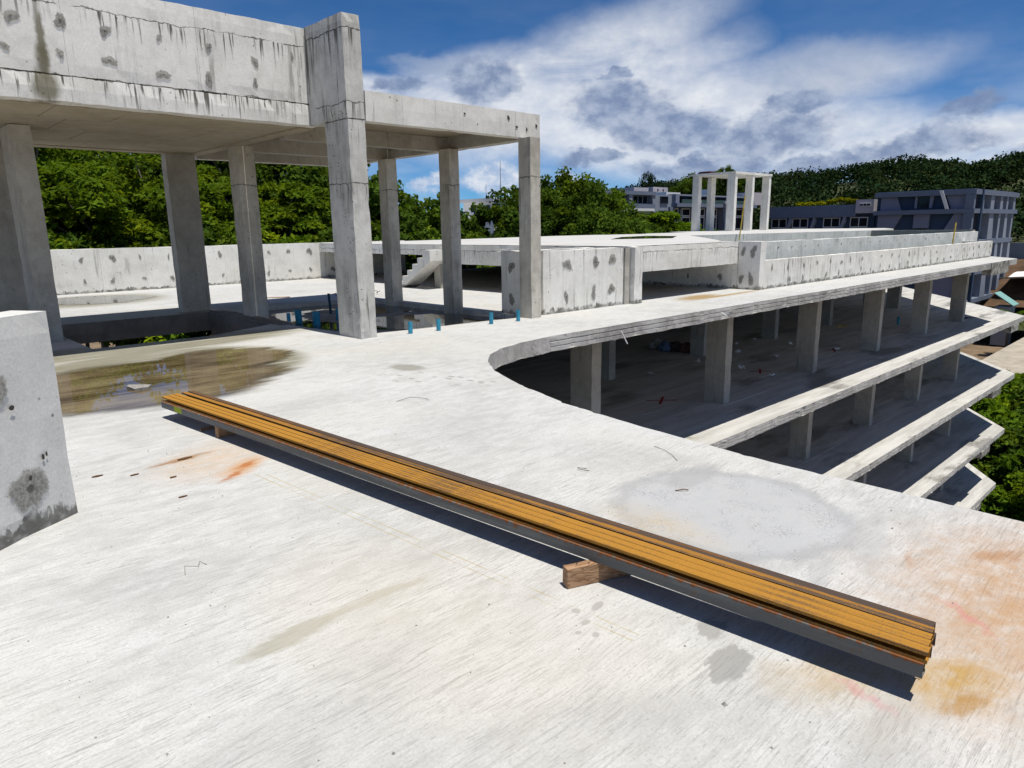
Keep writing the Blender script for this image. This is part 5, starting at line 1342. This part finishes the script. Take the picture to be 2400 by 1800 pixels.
# (bearing right of the view axis, distance, crown top z, prototype, scale, label)
rows = [
 (-38, 37, 8.0, 'fa', 1.0, None), (-33.5, 36, 7.4, 'fb', 1.0, None), (-29.5, 35, 5.7, 'fa', .9, 'bright feathery tree just right of the leftmost pavilion column'), (-26.0, 37, 5.9, 'fb', 1.0, 'bright feathery tree left of the wide pavilion column'),
 (-22.0, 36, 5.6, 'fa', .9, 'bright feathery tree seen between the wide column and the next column'), (-18.5, 38, 5.6, 'fb', .85, 'yellowish feathery tree just right of the second shaded column'),
 (-36, 47, 9.2, 'bb', 1.15, None), (-30.5, 48, 7.8, 'ba', 1.15, None), (-26.5, 48, 7.3, 'bb', 1.1, None), (-22.5, 47, 7.5, 'ba', 1.1, 'tall dark tree against the sky behind the wide column'),
 (-18.6, 44, 7.5, 'bb', 1.0, 'rounded bright topped tree below the rear beam of the pavilion'), (-15.6, 42, 6.1, 'ba', .95, 'dark rounded tree left of the big corner column'), (-12.4, 43, 4.7, 'bb', .95, 'dark tree just right of the big corner column'),
 (-9.8, 44, 4.7, 'ba', .9, 'dark tree with bushy top between first slim columns'), (-7.6, 46, 3.4, 'bb', .85, 'lower dark tree right of the bushy topped tree'), (-5.4, 47, 3.0, 'bc', .75, 'low rounded tree in front of the white building'),
 (-3.3, 50, 1.8, 'ba', .6, 'low dark tree under the white building with the mast'), (0.1, 46, 3.5, 'bc', .62, 'dark tree left of the slim front column, right of the white building'), (2.0, 44, 4.3, 'ba', .82, 'knobbly dark tree just right of slim front column'),
 (3.8, 47, 4.6, 'bb', .9, 'tall dark tree in the clump right of slim front column'), (5.8, 49, 4.7, 'bc', .95, 'tree with lumpy branches at the right of the dark clump'), (6.4, 43.5, 3.1, 'ba', .72, 'rounded tree with bright lit rim left of blue grey block'),
 (8.6, 52, 2.2, 'bb', .7, 'low leafy tree in front of the cream house'), (10.4, 53, 2.0, 'bc', .75, 'low leafy tree right of the cream house roof'), (4.6, 60, 5.6, 'bb', 1.0, 'distant tree rising behind the knobbly dark trees'), (7.5, 66, 6.0, 'ba', 1.0, 'light green tree behind left corner of the blue grey block')]
for i, (b, d, top, key, s, lab) in enumerate(rows):
    x, y = above(b, d, top); h = 15 if key[0] == 'f' else 14
    place(key, 'leafy_tree', x, y, top - h * s, s, g.uniform(0, 6.3), lab or 'tall tree mostly hidden behind the left end of the pavilion', 'tree', GT)
# shrubs filling the foot of the row
GS = 'low bushes growing right behind the wall and the terrace'
for i, b in enumerate(np.arange(-40, -5.5, 2.1)):
    x, y = above(b, 31.5 + g.uniform(-1, 1.5), 0)
    if y < 25.8: y = 25.8 + g.uniform(0, 1)
    place('sa' if i % 2 else 'sb', 'leafy_bush', x, y, 1.45 + g.uniform(-.3, .8) - 5.0, 1.0, g.uniform(0, 6), 'low green bush behind the back wall, under the tall trees', 'bush', GS)
for i, b in enumerate(np.arange(-7.5, 10.5, 1.7)):
    x, y = above(b, 42 + 0.9 * max(0, b) + g.uniform(-.5, 1), 0); lift = -0.5 if -3 < b < 0 else 0.0
    place('sb' if i % 3 else 'sa', 'leafy_bush', x, y, 1.2 + lift + g.uniform(-.1, .9) - 5.0, 1.0, g.uniform(0, 6), 'low green bush along the far edge of the raised terrace', 'bush', GS)
for b, d, t2 in [(12.2, 66, 3.4), (13.8, 66, 2.4), (15.4, 68, 1.8)]:
    x, y = above(b, d, 0); place('sa', 'leafy_bush', x, y, t2 - 5, 1.0, g.uniform(0, 6), 'bright green bush glimpsed between the legs of the tower frame', 'bush', 'bushes behind the tower frame')
# green glimpsed through the floor opening, beyond the floors below
for i, b in enumerate(np.arange(-40, -18, 2.6)):
    x, y = above(b, 33 + g.uniform(-1, 1), 0); y = max(y, 27.0)
    place('sa', 'leafy_bush', x, y, -3.2 + g.uniform(-.5, .5) - 5, 1.0, g.uniform(0, 6), 'bush glimpsed below the beam through the floor opening', 'bush', 'bushes below the floor opening')
# trees at the foot of the pointed floors, on the right
GR = 'leafy trees below the pointed ends of the floors'
for i, (x, y, top, key, s) in enumerate([(58, 13.5, -8.0, 'sa', 1.5), (61, 10.5, -8.6, 'sa', 1.5), (56, 9.8, -8.8, 'sb', 1.5), (53, 11.5, -8.6, 'sa', 1.4), (52.5, 7.0, -9.6, 'sa', 1.4), (48.8, 8.6, -9.9, 'sb', 1.3), (57.5, 6.0, -9.2, 'sb', 1.5),
        (47, 5.0, -10.6, 'sa', 1.2), (50.5, 3.6, -10.0, 'sb', 1.3), (44.4, 6.3, -11.2, 'sa', 1.0), (44.0, 3.2, -11.0, 'sb', 1.1), (62, 15.8, -8.2, 'sa', 1.5), (64, 8.0, -10.4, 'sb', 1.2), (41.5, 2.0, -11.2, 'sa', 1.1), (54, 2.0, -9.8, 'sa', 1.5), (60, 2.5, -9.6, 'sb', 1.6), (47.5, 1.2, -10.4, 'sa', 1.3), (55, 15, -8.4, 'sb', 1.4)]):
    place(key, 'leafy_bush', x, y, top - 5.0 * s, s, g.uniform(0, 6), 'leafy green bush crowding below the pointed ends of the concrete floors', 'bush', GR)
# broad-bladed palm clump by the right-hand block
def fronds(n, L, g, wid=0.16, arch=0.9, seg=7):
    Cs, Us, Vs, Ts = [], [], [], []
    for k in range(n):
        a = g.uniform(0, 2 * math.pi); up = g.uniform(0.5, 1.4); l = L * g.uniform(.7, 1.1)
        pv = None
        for j in range(seg + 1):
            t2 = j / seg
            p = np.array([math.cos(a) * l * t2 * 0.75, math.sin(a) * l * t2 * 0.75, l * (up * t2 - arch * t2 * t2)])
            if pv is not None:
                d = p - pv; side = np.array([-math.sin(a), math.cos(a), 0.0])
                for s2 in (-1, 1):
                    w = side * s2 * wid * l * (1 - abs(2 * t2 - 0.9) ** 2 * 0.8) + np.array([0, 0, -0.35 * wid * l])
                    for q in (0.25, 0.75):
                        Cs.append(pv + d * q + w * 0.5); Us.append(w * 0.55); Vs.append(d * 0.22); Ts.append(np.full(3, g.uniform(.7, 1.3)))
            pv = p
    return np.array(Cs), np.array(Us), np.array(Vs), np.array(Ts)
def palm(name, x, y, z, h, L, n, mat, lab, seed, grp=None):
    gg = np.random.default_rng(seed)
    e = thing(name, lab, 'palm', (x, y, z), grp)
    C, U, V, T = fronds(n, L, gg); C[:, 2] += h
    o = bpy.data.objects.new('crown', leaf_mesh('crown', C, U, V, T, mat)); COL.objects.link(o); o.parent = e
    t = MB(); t.tube([(0, 0, 0), (0.15, 0.05, h * .5), (0, 0, h)], [0.2, 0.16, 0.13], 7); tm = bpy.data.meshes.new('trunk'); tm.from_pydata(t.v, [], t.f); tm.materials.append(M_bark)
    o = bpy.data.objects.new('trunk', tm); COL.objects.link(o); o.parent = e
palm('palm_clump', 99.5, 19.2, -14, 4.0, 3.2, 40, M_leafD, 'arching palm with long bright fronds at the foot of the blue grey block', 3)
palm('coconut_palm', 113.5, 79.5, -12, 20.6, 3.2, 22, M_leafC, 'distant coconut palm right of the feathery dark pine tree', 4)
palm('coconut_palm', 111.5, 81.5, -12, 19.6, 3.0, 20, M_leafC, 'second distant coconut palm, nearer the dark pine tree', 5)
# casuarina: dark, upright and wispy
gg = np.random.default_rng(9)
P = np.stack([gg.uniform(-2.6, 2.6, 130), gg.uniform(-2.6, 2.6, 130), gg.uniform(0, 1, 130)], 1)
P[:, 2] = 15 + (1 - (np.hypot(P[:, 0], P[:, 1]) / 3.8) ** 1.6) * 5.8 * P[:, 2]
C, U, V, T = sprays(P, np.full(130, 0.6), 60, 0.07, 4.5, 0.0, gg, 1.3)
up = np.array([0, 0, 1.0]); U = np.linalg.norm(U, axis=1, keepdims=True) * unit(unit(U) + up * 1.3)
cm = leaf_mesh('crown', C, U, V, T, M_leafC)
t = MB(); t.tube([(0, 0, 0), (0, 0, 10), (0.2, 0, 20)], [0.35, 0.25, 0.06], 7); tm = bpy.data.meshes.new('trunk'); tm.from_pydata(t.v, [], t.f); tm.materials.append(M_bark)
PROTO['ca'] = (cm, tm)
place('ca', 'pine_tree', 97.3, 70.2, -10.4, 1.0, 0, 'wispy dark pine tree rising above the blue grey block', 'tree')
for b, d, top, s, lab in [(16.8, 118, 10.3, .62, 'dark pointed tree poking above the left of tower frame roof'), (14.0, 120, 9.0, .8, 'dark rounded tree left of the red roofed house'), (12.2, 122, 7.2, .8, 'dark tree at the foot of the hill beside the coconut palms'), (15.2, 125, 9.8, .8, 'dark tree directly behind the tower frame roof')]:
    x, y = above(b, d, 0); place('bb', 'leafy_tree', x, y, top - 14 * s, s, b, lab, 'tree', 'dark trees at the foot of the hill')
# clipped planting on the wing's roof edge
gg = np.random.default_rng(21)
P = np.stack([np.full(70, 102.2) + gg.uniform(-.3, .6, 70), gg.uniform(38.9, 47.5, 70), 4.35 + gg.uniform(0, .25, 70)], 1)
P[:, 2] += 0.5 * np.exp(-((P[:, 1] - 41) / 1.6) ** 2)
C, U, V, T = sprays(P, np.full(70, 0.35), 30, 0.10, 1.5, 0.8, gg, 0.8)
o = bpy.data.objects.new('planting', leaf_mesh('planting', C - np.array([101.5, 36.4, -14]), U, V, T * np.array([1.6, 1.1, 0.6]), M_leafA)); COL.objects.link(o); o.parent = mw; o['kind'] = 'stuff'

# wooded hillside: one mass of canopies
gg = np.random.default_rng(33)
Cs, Us, Vs, Ts = [], [], [], []
rp = np.array(ridge, float); seglen = np.hypot(*(rp[1:, :2] - rp[:-1, :2]).T); cum = np.concatenate([[0], np.cumsum(seglen)])
cent, crad, ctone = [], [], []
for i in range(2600):
    s = gg.uniform(0, cum[-1]); k2 = min(np.searchsorted(cum, s) - 1, len(ridge) - 2); k2 = max(k2, 0)
    q = rp[k2] + (rp[k2 + 1] - rp[k2]) * (s - cum[k2]) / seglen[k2]
    f = gg.uniform(0.52, 1.06) if i > 500 else gg.uniform(0.96, 1.03)
    if q[1] * f < 32 and q[0] * f > 100 and f < 0.61: continue
    hgt = gg.uniform(2.2, 4.6)
    cent.append((q[0] * f, q[1] * f, hill_z(f, q[2]) + hgt * 0.6)); crad.append(gg.uniform(1.8, 3.4)); ctone.append(gg.uniform(0.55, 1.35))
cent = np.array(cent); crad = np.array(crad); ctone = np.array(ctone)
n_per = 110; n = len(cent) * n_per
base = np.repeat(cent, n_per, 0); r = np.repeat(crad, n_per)[:, None]
off = unit(gg.normal(size=(n, 3)) + np.array([0, 0, 0.35])); off[:, 2] *= 0.85
lump = 1 + 0.18 * np.sin(off[:, :1] * 7 + base[:, :1]) * np.sin(off[:, 1:2] * 6 + base[:, 1:2])
C = base + off * r * gg.uniform(0.72, 1.08, (n, 1)) * lump
N = unit(off + gg.normal(size=(n, 3)) * 0.7); T = unit(np.cross(N, gg.normal(size=(n, 3)))); B = np.cross(N, T)
s = gg.uniform(0.17, 0.40, (n, 1))
hue = np.repeat(gg.random((len(cent), 1)), n_per, 0)
tone = np.repeat(ctone, n_per)[:, None] * gg.uniform(0.75, 1.25, (n, 1)) * (np.ones(3) + (hue - 0.5) * np.array([0.55, 0.15, -0.1]))
o = bpy.data.objects.new('hillside_forest', leaf_mesh('hillside_forest', C, T * s * 1.2, B * s, tone, M_leafH)); COL.objects.link(o)
kind(o, 'stuff', 'dense dark green forest covering the hill behind the blue grey buildings')

# two slack cables past the ends of the floors
for (a, b15, lab) in [((52.0, 8.2, -7.6), (76, -2.0, -9.5), 'thin slack overhead cable, upper of two, in front of the bushes at the right'), ((44.0, 6.2, -8.6), (66, -2.5, -10.6), 'thin slack overhead cable, lower of two, in front of the bushes at the right')]:
    pts = [tuple(np.array(a) + (np.array(b15) - np.array(a)) * k / 12 - np.array([0, 0, 2.0 * (k / 12) * (1 - k / 12)])) for k in range(13)]
    tag(MB().tube(pts, 0.02, 5).build('overhead_cable', M_greypipe), lab, 'cable', 'overhead cables')
